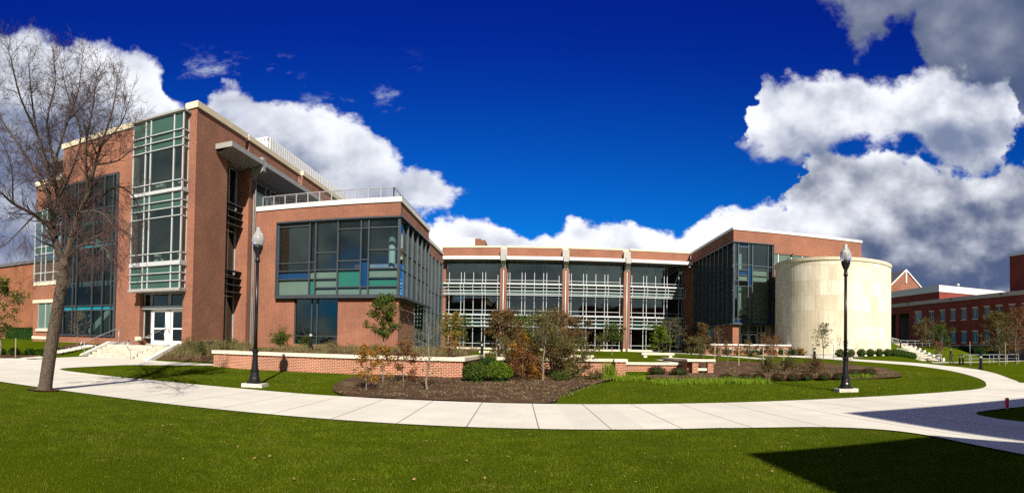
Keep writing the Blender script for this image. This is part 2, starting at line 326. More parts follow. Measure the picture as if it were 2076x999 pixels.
def walk_mat(name, jx=1.34, x0=-0.92, ymid=None, skew=0.035):
    m, N, b = newmat(name)
    pos = N.n.new('ShaderNodeNewGeometry').outputs['Position']; x, y, z = N.sep(pos)
    xs = N.math('ADD', x, N.math('MULTIPLY', y, skew))
    fr = N.math('FRACT', N.math('ADD', N.math('DIVIDE', N.math('SUBTRACT', xs, x0), jx), 100.5))
    dj = N.math('MULTIPLY', N.math('ABSOLUTE', N.math('SUBTRACT', fr, 0.5)), jx)
    ln = N.ss(dj, 0.018, 0.009)
    slab = N.math('FLOOR', N.math('ADD', N.math('DIVIDE', N.math('SUBTRACT', xs, x0), jx), 100.5))
    wn = N.n.new('ShaderNodeTexWhiteNoise'); wn.noise_dimensions = '1D'; N.put(wn.inputs['W'], slab)
    if ymid is not None:
        dm = N.math('ABSOLUTE', N.math('SUBTRACT', y, ymid)); ln = N.math('MAXIMUM', ln, N.ss(dm, 0.012, 0.006, 0, .45))
    a = N.noise(pos, 0.8, 6, 0.6); f = N.noise(pos, 45.0, 4, 0.7)
    col = N.mix(N.ss(a, .3, .72), (0.585, 0.56, 0.475), (0.685, 0.66, 0.565))
    col = N.mix(N.math('MULTIPLY', f, .35), col, (0.42, 0.39, 0.35))
    col = N.mix(N.math('MULTIPLY', wn.outputs[0], .42), col, (0.46, 0.44, 0.385))
    col = N.mix(N.ss(N.noise(pos, 2.7, 5, .7), .60, .72, 0, .45), col, (0.36, 0.33, 0.28))
    col = N.mix(N.math('MULTIPLY', ln, .8), col, (0.12, 0.11, 0.10))
    N.put(b.inputs['Base Color'], col); b.inputs['Roughness'].default_value = 0.85; b.inputs['Specular IOR Level'].default_value = 0.2
    bn = N.n.new('ShaderNodeBump'); bn.inputs['Strength'].default_value = 0.25; bn.inputs['Distance'].default_value = 0.01
    N.put(bn.inputs['Height'], f); N.l.new(bn.outputs[0], b.inputs['Normal'])
    return m
M['walk'] = walk_mat('sidewalk_concrete', ymid=12.9)
M['walk2'] = walk_mat('path_concrete', jx=2.4, x0=0.3, skew=0.6)
def stone_mat(cx, cy, r):
    m, N, b = newmat('limestone_panels')
    pos = N.n.new('ShaderNodeNewGeometry').outputs['Position']; x, y, z = N.sep(pos)
    ang = N.math('ARCTAN2', N.math('SUBTRACT', x, cx), N.math('SUBTRACT', cy, y))
    bt = N.n.new('ShaderNodeTexBrick'); N.put(bt.inputs['Vector'], N.comb(N.math('MULTIPLY', ang, r), N.math('ADD', z, 0.43), 0.0))
    bt.inputs['Scale'].default_value = 1.0; bt.inputs['Brick Width'].default_value = 1.15; bt.inputs['Row Height'].default_value = 1.49
    bt.inputs['Mortar Size'].default_value = 0.012; bt.offset = 0.37; bt.squash = 1.35; bt.squash_frequency = 3
    bt.inputs['Color1'].default_value = (0.59, 0.52, 0.385, 1); bt.inputs['Color2'].default_value = (0.72, 0.67, 0.54, 1); bt.inputs['Mortar'].default_value = (0.46, 0.39, 0.27, 1)
    a = N.noise(N.vmath('MULTIPLY', pos, (1, 1, .35)), 1.1, 6, 0.65)
    col = N.mix(.6, bt.outputs['Color'], N.mix(N.ss(a, .3, .7), (0.74, 0.70, 0.64), (1.1, 1.1, 1.1)), 'MULTIPLY')
    sw = N.noise(N.vmath('MULTIPLY', pos, (1.6, 1.6, .5)), 1.6, 8, 0.75)
    col = N.mix(N.ss(sw, .60, .69, 0, .7), col, (0.40, 0.29, 0.14))
    N.put(b.inputs['Base Color'], col); b.inputs['Roughness'].default_value = 0.8; b.inputs['Specular IOR Level'].default_value = 0.2
    bn = N.n.new('ShaderNodeBump'); bn.inputs['Strength'].default_value = 0.3; bn.inputs['Distance'].default_value = 0.02
    N.put(bn.inputs['Height'], a); N.l.new(bn.outputs[0], b.inputs['Normal'])
    return m
CX, CY, CR = 30.7, 53.9, 6.3
M['stone'] = stone_mat(CX, CY, CR)

# ------------------------------------------------------------------ mesh builder
class MB:
    def __init__(s): s.v = []; s.f = []
    def quad(s, *p):
        n = len(s.v); s.v += [tuple(q) for q in p]; s.f.append(tuple(range(n, n+len(p)))); return s
    def box(s, x0, x1, y0, y1, z0, z1):
        if x0 > x1: x0, x1 = x1, x0
        if y0 > y1: y0, y1 = y1, y0
        if z0 > z1: z0, z1 = z1, z0
        n = len(s.v)
        s.v += [(x0,y0,z0),(x1,y0,z0),(x1,y1,z0),(x0,y1,z0),(x0,y0,z1),(x1,y0,z1),(x1,y1,z1),(x0,y1,z1)]
        s.f += [(n,n+3,n+2,n+1),(n+4,n+5,n+6,n+7),(n,n+1,n+5,n+4),(n+1,n+2,n+6,n+5),(n+2,n+3,n+7,n+6),(n+3,n,n+4,n+7)]
        return s
    def obox(s, c, ux, uy, hx, hy, z0, z1):   # box with its own horizontal axes
        n = len(s.v)
        for z in (z0, z1):
            for a, b in ((-1,-1),(1,-1),(1,1),(-1,1)):
                s.v.append((c[0]+ux[0]*hx*a+uy[0]*hy*b, c[1]+ux[1]*hx*a+uy[1]*hy*b, z))
        s.f += [(n,n+3,n+2,n+1),(n+4,n+5,n+6,n+7),(n,n+1,n+5,n+4),(n+1,n+2,n+6,n+5),(n+2,n+3,n+7,n+6),(n+3,n,n+4,n+7)]
        return s
    def tube(s, pts, rad, n=6, cap=True):
        pts = [Vector(p) for p in pts]
        if not hasattr(rad, '__len__'): rad = [rad]*len(pts)
        base = len(s.v); up = None
        for i, p in enumerate(pts):
            d = (pts[min(i+1, len(pts)-1)] - pts[max(i-1, 0)])
            if d.length < 1e-9: d = Vector((0, 0, 1))
            d.normalize()
            if up is None:
                up = Vector((1, 0, 0)) if abs(d.x) < .8 else Vector((0, 1, 0))
            a = d.cross(up)
            if a.length < 1e-6: a = d.orthogonal()
            a.normalize(); b = d.cross(a); up = a.cross(d)
            for k in range(n):
                t = 2*math.pi*k/n; q = p + (a*math.cos(t) + b*math.sin(t))*rad[i]; s.v.append((q.x, q.y, q.z))
        for i in range(len(pts)-1):
            for k in range(n):
                k2 = (k+1) % n
                s.f.append((base+i*n+k, base+(i+1)*n+k, base+(i+1)*n+k2, base+i*n+k2))
        if cap:
            s.f.append(tuple(base+k for k in range(n))); s.f.append(tuple(base+(len(pts)-1)*n+k for k in reversed(range(n))))
        return s
    def lathe(s, x, y, prof, n=16):   # prof: (z, r) from below
        base = len(s.v)
        for z, r in prof:
            for k in range(n):
                t = 2*math.pi*k/n; s.v.append((x+r*math.cos(t), y+r*math.sin(t), z))
        for i in range(len(prof)-1):
            for k in range(n):
                k2 = (k+1) % n; s.f.append((base+i*n+k, base+i*n+k2, base+(i+1)*n+k2, base+(i+1)*n+k))
        s.f.append(tuple(base+k for k in reversed(range(n)))); s.f.append(tuple(base+(len(prof)-1)*n+k for k in range(n)))
        return s
    def wall(s, axis, u0, u1, z0, z1, p, th, holes=()):   # slab with rectangular openings; axis 'Y': face at y=p, 'X': face at x=p; th signed
        us = sorted({u0, u1, *[v for h in holes for v in h[:2] if u0 < v < u1]})
        zs = sorted({z0, z1, *[v for h in holes for v in h[2:] if z0 < v < z1]})
        for i in range(len(us)-1):
            run = None
            cells = []
            for j in range(len(zs)-1):
                cu_, cz = (us[i]+us[i+1])/2, (zs[j]+zs[j+1])/2
                hole = any(h[0] < cu_ < h[1] and h[2] < cz < h[3] for h in holes)
                if not hole:
                    if run is None: run = [zs[j], zs[j+1]]
                    else: run[1] = zs[j+1]
                if hole and run: cells.append(run); run = None
            if run: cells.append(run)
            for a, b in cells:
                if axis == 'Y': s.box(us[i], us[i+1], p, p+th, a, b)
                else: s.box(p, p+th, us[i], us[i+1], a, b)
        return s
ORG = {}
def link(o, parent=None):
    scene.collection.objects.link(o)
    if parent is not None: o.parent = parent
def obj(name, mb, mat, parent=None, smooth=False, label=None, kind=None):
    me = bpy.data.meshes.new(name)
    off = ORG.get(parent.name, (0, 0, 0)) if parent is not None else (0, 0, 0)
    v = np.array(mb.v, dtype=np.float64) - np.array(off)
    me.from_pydata(v.tolist(), [], mb.f)
    me.materials.append(mat)
    if smooth: me.polygons.foreach_set('use_smooth', [True]*len(me.polygons))
    me.update()
    o = bpy.data.objects.new(name, me); link(o, parent)
    if parent is not None: ORG[o.name] = off
    if label: o['label'] = label
    if kind: o['kind'] = kind
    return o
def thing(name, label, cat, loc=(0, 0, 0), group=None):
    o = bpy.data.objects.new(name, None); link(o); o.location = loc; o.empty_display_size = 0.3
    ORG[o.name] = tuple(loc); o['label'] = label; o['category'] = cat
    if group: o['group'] = group
    return o
def pieces(name, mb, mat, parent, smooth=False, label=None):
    par = list(range(len(mb.v)))
    def fd(a):
        while par[a] != a: par[a] = par[par[a]]; a = par[a]
        return a
    for f in mb.f:
        for q in f[1:]: par[fd(q)] = fd(f[0])
    groups_ = {}
    for f in mb.f: groups_.setdefault(fd(f[0]), []).append(f)
    out = []
    for fs_ in groups_.values():
        ids = sorted({q for f in fs_ for q in f}); mp_ = {q: i for i, q in enumerate(ids)}
        m_ = MB(); m_.v = [mb.v[q] for q in ids]; m_.f = [tuple(mp_[q] for q in f) for f in fs_]
        out.append(obj(name, m_, mat, parent, smooth, label))
    return out
def tag(o, label, cat, group=None):
    o['label'] = label; o['category'] = cat
    if group: o['group'] = group
    return o
def single(name, mb, mat, label, cat, loc=None, group=None, smooth=False):
    if loc is None: loc = (0, 0, 0)
    me_b = MB(); me_b.v = [(a-loc[0], b-loc[1], c-loc[2]) for a, b, c in mb.v]; me_b.f = mb.f
    o = obj(name, me_b, mat, None, smooth); o.location = loc
    return tag(o, label, cat, group)
def clone(o, loc, label, rz=0):
    r = o.copy(); scene.collection.objects.link(r); r.location = loc; r.rotation_euler = (0, 0, rz); r['label'] = label
    for ch in list(o.children):
        c = ch.copy(); scene.collection.objects.link(c); c.parent = r
        for g in list(ch.children):
            d = g.copy(); scene.collection.objects.link(d); d.parent = c
    return r

# ------------------------------------------------------------------ terrain
def lerp(t, pts):
    if t <= pts[0][0]: return pts[0][1]
    for (a0, b0), (a1, b1) in zip(pts, pts[1:]):
        if t <= a1: return b0+(b1-b0)*(t-a0)/(a1-a0)
    return pts[-1][1]
def sm(t, a_, b_):
    t = min(1, max(0, (t-a_)/(b_-a_))); return t*t*(3-2*t)
def H(x, y):
    c = lerp(y, [(15.5,0),(24,.33),(30,.55),(45,1.0),(55,1.15),(80,1.25)])
    l = lerp(y, [(16,0),(20,.25),(24,.38),(26.2,1.13),(80,1.25)])
    if x < -24.3: l = lerp(y, [(16,0),(22,.5),(27,1.13),(80,1.3)])
    w = sm(-x, 13.2, 14.2); z = c*(1-w)+l*w
    r = lerp(y, [(15.5,0),(30,.25),(50,.15),(65,.2),(90,.6)])
    w = sm(x, 24+max(0,(y-30))*.55, 31+max(0,(y-30))*.55); z = z*(1-w)+r*w
    # grassy rise before the dark brick building
    z += 2.0*sm(y, 56, 66)*sm(x, 36, 46)*(1-sm(x, 57, 62))
    return z
def gridlines(a, b, near0, near1, fine, coarse):
    out = []; t = a
    while t < b-1e-6:
        out.append(t); t += fine if near0 <= t < near1 else coarse
        t = round(t, 4)
    out.append(b); return out
xs = [-900,-500,-260,-140,-100] + [i for i in range(-80, 101)] + [130, 180, 300, 550, 900]
ys = [-300,-150,-80,-40,-20,-10,-5] + [0.5*i for i in range(0, 131)] + [i for i in range(66, 101)] + [120, 160, 240, 400, 900]
mb = MB()
for y in ys:
    for x in xs: mb.v.append((x, y, H(x, y)))
nx = len(xs)
for j in range(len(ys)-1):
    for i in range(nx-1): mb.f.append((j*nx+i, j*nx+i+1, (j+1)*nx+i+1, (j+1)*nx+i))
obj('lawn', mb, M['lawn'], kind='structure', label='mown green lawn', smooth=True)

import bmesh
def drape(name, poly, mat, off, label, kind='structure', th=0.0, cat=None, rough=None):
    bm = bmesh.new()
    vs = [bm.verts.new((x, y, 0)) for x, y in poly]; bm.faces.new(vs)
    x0, x1 = min(p[0] for p in poly), max(p[0] for p in poly); y0, y1 = min(p[1] for p in poly), max(p[1] for p in poly)
    for i in range(math.ceil(x0), math.floor(x1)+1):
        bmesh.ops.bisect_plane(bm, geom=bm.verts[:]+bm.edges[:]+bm.faces[:], plane_co=(i, 0, 0), plane_no=(1, 0, 0))
    for j in range(math.ceil(y0*2), math.floor(y1*2)+1):
        bmesh.ops.bisect_plane(bm, geom=bm.verts[:]+bm.edges[:]+bm.faces[:], plane_co=(0, j*.5, 0), plane_no=(0, 1, 0))
    bmesh.ops.triangulate(bm, faces=bm.faces[:])
    for v in bm.verts:
        v.co.z = H(v.co.x, v.co.y)+off + (rough(v.co.x, v.co.y) if rough else 0)
    for f in bm.faces:
        if f.normal.z < 0: f.normal_flip()
    me = bpy.data.meshes.new(name); bm.to_mesh(me); bm.free(); me.materials.append(mat)
    o = bpy.data.objects.new(name, me); link(o); o['kind'] = kind; o['label'] = label
    return o
def wav(pts, closed=False, k=6):  # catmull-rom smoothing
    out = []; n = len(pts)
    rng = range(n) if closed else range(n-1)
    for i in rng:
        p0, p1, p2, p3 = (pts[(i-1) % n] if closed or i > 0 else pts[0]), pts[i], pts[(i+1) % n], (pts[(i+2) % n] if closed or i+2 < n else pts[-1])
        for t in range(k):
            t /= k
            out.append(tuple(.5*((2*p1[q])+(-p0[q]+p2[q])*t+(2*p0[q]-5*p1[q]+4*p2[q]-p3[q])*t*t+(-p0[q]+3*p1[q]-3*p2[q]+p3[q])*t**3) for q in (0, 1)))
    if not closed: out.append(tuple(pts[-1]))
    return out
# main sidewalk: straight strip with a fork to the right towards the photographer's side, and the curving path to the rotunda
near = [(-60, 10.9), (-14.7, 10.8), (-8, 10.6), (0, 10.55), (3.4, 10.45)] + wav([(3.4, 10.45), (5.2, 9.95), (6.1, 9.1), (6.4, 8.0), (6.3, 6.5), (6.1, 4.5)])[1:] + [(6.1, -12)]
island_cut = [(9.4, -12)] + wav([(9.3, 5.0), (9.05, 7.9), (9.15, 9.0), (9.5, 9.85), (10.2, 10.15), (11.5, 10.1)]) + [(40, 10.0)]
outer = [(40, 13.2)] + wav([(24, 14.2), (19.56, 16.6), (20.2, 18.3), (23.14, 22.6), (25.6, 28.0), (26.0, 31.5), (25.6, 36.5), (24.9, 40.5)])
inner = wav([(22.6, 40.5), (23.0, 36), (23.3, 31.5), (22.9, 28.0), (21.5, 23.8), (19.4, 19.9), (17.6, 17.6), (15.8, 16.1), (13.5, 15.7), (10, 15.6)])
far = [(5, 15.45), (0, 15.3), (-6, 15.4), (-10, 15.8), (-14, 16.2)] + wav([(-16, 16.35), (-18.2, 16.7), (-18.9, 17.3), (-18.4, 18.7), (-17.5, 20.3), (-16.2, 21.4), (-14.4, 22.7)]) + \
      [(-14.4, 23.5), (-17.9, 23.55), (-19.1, 23.7), (-19.1, 24.0), (-24.25, 24.0), (-24.1, 21.6), (-24.6, 19.2), (-27, 17.6), (-34, 16.6), (-60, 16.4)]
drape('sidewalk', near+island_cut+outer+inner+far, M['walk'], 0.022, 'pale concrete sidewalk crossing the picture')
drape('path', [(24.9, 40.5), (26.5, 43.0), (31, 46.6), (38, 49.0), (48, 50.5), (60, 51), (60, 53.2), (47, 52.6), (38.2, 51.8), (37.4, 53), (30.5, 47.3), (24.5, 48.6), (20.9, 50.5), (19.8, 49.2), (20.6, 45.5), (22.6, 40.5)], M['walk2'], 0.022, 'concrete path around the stone rotunda')
drape('entrance_path', [(12.5, 75.8), (12.5, 74.4), (13.5, 60), (16.5, 40), (17.7, 40.5), (15.2, 60), (14.2, 74.4), (20, 75.8)], M['walk2'], 0.022, 'thin concrete path across the courtyard lawn')
# mulch beds
def mr(x, y): return 0.05*mnoise.noise(Vector((x*.9, y*.9, 3.0))) + 0.03*mnoise.noise(Vector((x*3, y*3, 1.0)))
bedL = wav([(-5.6, 15.7), (-2.4, 15.35), (0.3, 15.45), (0.75, 17.3), (1.9, 20.3), (3.2, 22.6), (3.8, 24.0), (3.8, 26), (4.2, 30.5), (-2.4, 31.5), (-2.9, 22.5), (-6.2, 22.6), (-6.9, 19.5)], True)
drape('mulch_bed', bedL, M['mulch'], 0.05, 'brown mulch bed in front of the planter wall', rough=mr)
bedR = wav([(4.6, 23.8), (5.8, 21.9), (9.2, 21.6), (12.5, 22.1), (15.2, 21.6), (16.6, 22.3), (18.0, 24.8), (19.5, 28.8), (18.2, 33.8), (14.5, 35.5), (11.8, 37.0), (9.0, 36.0), (8.9, 30.0), (7.0, 27.5)], True)
drape('mulch_bed', bedR, M['mulch'], 0.05, 'brown mulch bed curving in front of the rotunda', rough=mr)
drape('mulch_bed', wav([(25.6, 43.0), (29, 45.0), (36.0, 47.8), (37.0, 49.6), (31, 46.8), (26.5, 46.3)], True), M['mulch'], 0.03, 'thin mulch strip under the clipped hedge')
drape('mulch_bed', [(-19.05, 24.1), (-14.35, 24.1), (-14.35, 27.7), (-19.05, 27.7)], M['mulch'], 0.04, 'sloping planting bed beside the entrance steps')
drape('mulch_bed', wav([(-12.45, 10.1), (-12.15, 9.85), (-11.75, 9.9), (-11.55, 10.25), (-11.7, 10.6), (-12.25, 10.62)], True), M['mulch'], 0.035, 'small mulch ring around the bare tree')
drape('mulch_bed', wav([(-27.5, 24.6), (-26.2, 24.2), (-25.2, 25.0), (-25.4, 26.4), (-27.3, 26.6)], True), M['mulch'], 0.04, 'small mulch patch under the stair window sapling')
drape('mulch_bed', wav([(-31, 18.3), (-27, 18.0), (-23.9, 19.6), (-24.5, 20.6), (-28, 20.3)], True), M['mulch'], 0.04, 'dark mulch strip along the lawn at the far left')

exec_order = []
# ================================================================== THE ACADEMIC BUILDING
B = thing('academic_building', 'long red brick and glass campus building with a round cream stone rotunda', 'building', (0, 60, 1.2))
G0 = 0.6
# ---- left wing walls
w = MB()
BX0, BX1 = -23.36, -19.58
# main front with stair window opening and door recess
w.wall('Y', -31.0, -19.05, G0, 15.2, 27.8, 0.35, [(-30.95, -25.45, 1.55, 12.55), (-23.34, -19.78, G0-1, 14.6)])
w.wall('Y', -33.95, -31.0, G0, 13.0, 27.8, 0.35, [(-33.95, -31.0, 5.62, 11.1), (-33.42, -31.93, 2.08, 4.04)])
# tall fin: front return and long side
w.box(-19.75, -19.05, 27.45, 27.8, G0, 15.2)
w.wall('X', 28.15, 33.25, G0, 15.2, -19.05, -0.35, [(31.0, 33.25, G0-1, 13.1)])
w.box(-19.75, -18.72, 33.3, 33.9, G0, 13.1)                      # brick pier beside the slot window
# wing side running back above the terrace
w.box(-19.35, -19.05, 33.75, 42.05, 13.3, 15.2)
w.box(-19.15, -18.85, 42.35, 60, 13.3, 15.2)
w.box(-19.30, -19.05, 42.05, 42.35, 13.3, 14.6)
w.box(-19.8, -19.5, 44.5, 60, 9.9, 13.3)
# west end
w.wall('X', 28.15, 60, G0, 13.0, -33.95, 0.35, [(28.15, 31.5, 5.62, 11.1)])
w.wall('X', 28.15, 60, 13.0, 15.2, -31.0, 0.3)
# door recess jambs
w.box(-23.64, -23.34, 28.15, 28.9, G0, 4.5)
obj('brick_wall', w, M['brick'], B)
c = MB()
c.box(-31.1, -23.36, 27.7, 28.25, 15.2, 15.55)
c.box(-19.85, -18.95, 27.35, 28.25, 15.2, 15.58); c.box(-19.5, -18.95, 28.25, 33.35, 15.2, 15.58)
c.box(-19.5, -18.95, 33.55, 42.1, 15.2, 15.55); c.box(-19.25, -18.75, 42.3, 60, 15.2, 15.55)
c.box(-34.05, -31.05, 27.7, 28.25, 13.0, 13.35); c.box(-34.05, -33.5, 28.25, 60, 13.0, 13.35); c.box(-31.1, -30.6, 28.25, 60, 15.2, 15.55)
pieces('coping', c, M['coping'], B, label='cream stone coping of the left wing')
c = MB()
for z0, z1 in ((5.36, 5.60), (4.04, 4.28), (1.30, 1.52)): c.box(-34.0, -31.0, 27.74, 27.79, z0, z1)
c.box(-33.5, -31.85, 27.68, 27.785, 1.90, 2.08)
c.box(-23.6, -23.1, 27.7, 27.78, 1.42, 1.66)
pieces('stone_band', c, M['coping'], B)
r = MB()
r.box(-33.8, -20.0, 28.2, 60, 14.6, 14.9); r.box(-20.0, -19.5, 33.9, 60, 14.6, 14.9)
r.box(-19.3, -9.2, 34.4, 43.0, 10.0, 10.2)
obj('roof', r, M['roofing'], B)
# interiors: floors and back walls
f = MB()
for z in (0.9, 5.15, 9.55, 13.4): f.box(-33.6, -19.8, 28.5, 40, z, z+0.35)
pieces('floor_slab', f, M['interior_floor'], B)
f = MB()
f.box(-33.6, -19.8, 33.5, 33.7, 1, 13.4)
pieces('interior_wall', f, M['interior'], B)

# ---- generic window part: frame + panes (glass) + coloured panels, in a Y- or X-facing plane
def window(name, axis, p, us, rows, fr=M['charcoal'], g=M['glass'], mw=0.07, depth=0.12, label=None, edge=0.1, glass_off=0.06, proud=0.0, fmw=None):
    """us: list of vertical lines; rows: per column list of (z0, z1, kind); frame members between them."""
    F = MB(); cells = {}
    def bx(m, a, b, c0, c1, z0, z1):
        if axis == 'Y': m.box(a, b, c0, c1, z0, z1)
        else: m.box(c0, c1, a, b, z0, z1)
    sgn = 1 if axis == 'Y' else -1    # depth goes inwards: +Y for front faces; X faces pass their own sign through depth
    d0, d1 = p - proud*sgn, p + depth*sgn
    zlo = min(r[0] for col in rows for r in col); zhi = max(r[1] for col in rows for r in col)
    h = mw/2
    for i, u in enumerate(us):
        e = edge/2 if i in (0, len(us)-1) else h
        bx(F, u-e, u+e, d0-0.012*sgn, d1, zlo, zhi)
    for i, col in enumerate(rows):
        a, b = us[i]+(edge/2 if i == 0 else h), us[i+1]-(edge/2 if i == len(rows)-1 else h)
        lv = sorted({round(z, 3) for r in col for z in r[:2]})
        for z in lv:
            z0, z1 = z-h*.8, z+h*.8
            if z == lv[0]: z0, z1 = z, z+edge*.6
            if z == lv[-1]: z0, z1 = z-edge*.6, z
            bx(F, a, b, d0, d1, z0, z1)
        for z0, z1, k in col:
            m = cells.setdefault(k, MB())
            gp = p + glass_off*sgn
            if k.startswith('g'): 
                if axis == 'Y': m.quad((a, gp, z0), (b, gp, z0), (b, gp, z1), (a, gp, z1))
                else: m.quad((gp, a, z0), (gp, b, z0), (gp, b, z1), (gp, a, z1))
            else: bx(m, a, b, gp, gp+0.05*sgn, z0+0.001, z1-0.001)
    root = obj(name, F, fr, B, label=label)
    names = {'g': ('glass_pane', g), 'gt': ('tinted_pane', M['glass_teal']), 'gd': ('dark_pane', M['glass_dark']), 's': ('spandrel', M['spandrel']), 'p': ('pale_green_panel', M['sage']),
             'n': ('green_panel', M['green_panel']), 'b': ('blue_panel', M['blue_panel']), 't': ('teal_panel', M['teal_panel'])}
    for k, m in cells.items(): (pieces if len(m.f) <= (8 if k[0] == 'g' else 48) else obj)(names[k][0], m, names[k][1], root)
    return root
# glazed bay on the left wing
ZB = [4.54, 5.01, 5.48, 5.93, 6.16, 6.67, 8.82, 9.32, 9.76, 10.26, 10.45, 10.9, 12.91, 13.4, 13.86, 14.9]
KB = ['s', 's', 's', 'H', 'g', 'g', 'g', 's', 's', 'H', 'g', 'g', 's', 's', 's']
colB = [(ZB[i], ZB[i+1], KB[i] if KB[i] != 'H' else 's') for i in range(15)]
bay = window('bay_window', 'Y', 26.8, [-23.36, -22.38, -21.98, -20.22, -19.56], [colB]*4, M['alu'], M['glass'], 0.08, 0.1, 'glazed bay hanging over the entrance doors', 0.07, 0.05)
m = MB(); m.box(-19.66, -19.58, 26.92, 27.80, 4.54, 4.6)
for z in ZB[1:-1]: m.box(-19.66, -19.54, 26.9, 27.44, z-.04, z+.04)
for z in ZB[1:-1]: m.box(-23.38, -23.3, 26.9, 27.8, z-.04, z+.04)
for z0, z1 in ((5.93, 6.16), (10.26, 10.45)): m.box(-23.40, -19.50, 26.70, 26.78, z0, z1); m.box(-19.54, -19.50, 26.78, 27.44, z0, z1)
for z in ZB[1:-1]: m.box(-23.46, -19.5, 26.72, 26.787, z-.022, z+.022) if z not in (5.93, 6.16, 10.26, 10.45) else None
m.box(-19.62, -19.56, 27.38, 27.44, 4.6, 14.9)
pieces('side_rail', m, M['alu'], bay)
m = MB(); m.box(-23.45, -19.45, 26.66, 27.44, 14.9, 15.02); m.box(-23.45, -19.80, 27.44, 27.79, 14.9, 15.02); m.box(-23.45, -19.5, 26.7, 27.43, 4.4, 4.54); m.box(-23.45, -19.79, 27.43, 27.79, 4.4, 4.54)
pieces('bay_cap', m, M['fascia'], bay)
for xx, ng, ns in ((-19.6, 'glass_return', 'spandrel_return'), (-23.34, 'glass_return', 'spandrel_return')):
    mg, ms = MB(), MB()
    for z0, z1, k in colB:
        (mg if k == 'g' else ms).quad((xx, 26.92, z0), (xx, 27.6, z0), (xx, 27.6, z1), (xx, 26.92, z1))
    pieces(ng, mg, M['glass'], bay); pieces(ns, ms, M['spandrel'], bay)
# things seen behind the bay glass: shelf boxes, a pale ceiling
m = MB()
for k, (x, z) in enumerate([(-22.0, 10.5), (-21.75, 10.5), (-21.4, 10.5), (-20.3, 10.5), (-20.05, 10.5), (-21.7, 6.2), (-21.2, 6.2), (-19.95, 6.2)]):
    m.box(x, x+.2+.1*(k % 2), 27.1, 27.4, z, z+.28+.12*(k % 3))
pieces('shelf_box', m, M['cream'], bay)
# slabs inside bay
m = MB(); 
for z in (5.0, 9.4, 13.4): m.box(-23.3, -19.7, 27.0, 28.5, z, z+.3)
pieces('bay_slab', m, M['interior_floor'], bay)
# stair window
T = [(1.6, 3.4, 'g'), (3.4, 3.72, 't'), (3.72, 5.3, 'g'), (5.3, 7.7, 'g'), (7.7, 7.98, 't'), (7.98, 10.3, 'g'), (10.3, 12.5, 'g')]
T2 = [(1.6, 3.4, 'g'), (3.4, 3.72, 't'), (3.72, 7.7, 'g'), (7.7, 7.98, 't'), (7.98, 10.3, 'gt'), (10.3, 12.5, 'g')]
sw = window('stair_window', 'Y', 27.72, [-30.9, -30.5, -29.55, -29.2, -27.62, -26.64, -25.84, -25.5], [T, T2, T, T2, T, T2, T], M['charcoal'], M['glass_stair'], 0.09, 0.2, 'tall dark framed window with stairs behind', 0.2, 0.1)
m = MB()
for (xa, za, xb, zb) in ((-30.6, 1.6, -26.0, 5.3), (-26.0, 5.3, -30.4, 9.6), (-30.4, 9.6, -26.0, 13.2)):
    y = 29.6 + .9*(xa < xb)
    m.quad((xa, y, za), (xb, y, zb), (xb, y, zb+.55), (xa, y, za+.55)); m.quad((xa, y+1.3, za), (xb, y+1.3, zb), (xb, y+1.3, zb+.55), (xa, y+1.3, za+.55))
    m.quad((xa, y, za), (xb, y, zb), (xb, y+1.3, zb), (xa, y+1.3, za))
    m.tube([(xa, y-.05, za+1.5), (xb, y-.05, zb+1.5)], .05, 5)
obj('staircase', m, M['cream'], sw)
# corner glazing far left
cz = [(5.62, 6.3), (6.3, 7.74), (7.74, 8.28), (8.28, 10.2), (10.2, 11.1)]
ck = ['g', 'g', 's', 'g', 's']
window('corner_window', 'Y', 27.75, [-33.92, -33.13, -32.61, -31.7, -31.02], [[(a, b, k) for (a, b), k in zip(cz, ck)]]*4, M['white_alu'], M['glass'], 0.07, 0.1, 'white framed corner glazing at the far left end', 0.08)
window('ground_window', 'Y', 27.84, [-33.42, -32.56, -31.93], [[(2.08, 4.04, 'p')]]*2, M['white_alu'], M['glass'], 0.07, 0.1, 'pale blind window at ground level', 0.08)
# entrance doors of the left wing
ed = window('entrance_glazing', 'Y', 28.25, [-23.34, -22.72, -21.36, -21.24, -19.9], [[(1.6, 3.4, 'gd'), (3.6, 4.42, 'gd')], [(3.6, 4.42, 'gd')], [(3.6, 4.42, 'gd')], [(3.6, 4.42, 'gd')]], M['white_alu'], M['glass_dark'], 0.07, 0.1, edge=0.08)
m = MB(); m.box(-23.5, -19.8, 28.0, 28.4, 3.42, 3.6); pieces('entrance_canopy', m, M['white_alu'], B)
def door(x0, x1, y, z0, z1):
    F = MB(); s = .13
    F.box(x0, x0+s, y, y+.06, z0, z1); F.box(x1-s, x1, y, y+.06, z0, z1); F.box(x0+s, x1-s, y, y+.06, z1-.16, z1); F.box(x0+s, x1-s, y, y+.06, z0, z0+.28); F.box(x0+s, x1-s, y-.004, y+.06, z0+1.0, z0+1.08)
    d = obj('door', F, M['white_paint'], B)
    g = MB(); g.quad((x0+s, y+.03, z0+.28), (x1-s, y+.03, z0+.28), (x1-s, y+.03, z1-.16), (x0+s, y+.03, z1-.16)); obj('door_glass', g, M['glass_dark'], d)
    hm = MB(); hx = x1-s*.5; hm.tube([(hx, y-.02, z0+.85), (hx, y-.09, z0+.9), (hx, y-.09, z0+1.35), (hx, y-.02, z0+1.4)], .018, 6); obj('handle', hm, M['steel'], d)
for a, b in ((-22.66, -21.5), (-21.18, -20.02)): door(a, b, 28.27, 1.17, 3.40)
m = MB(); m.box(-21.46, -21.22, 28.26, 28.34, 1.2, 3.4); m.box(-22.72, -22.68, 28.26, 28.34, 1.2, 3.4); m.box(-20.0, -19.9, 28.26, 28.34, 1.2, 3.4); pieces('door_frame', m, M['white_paint'], B)
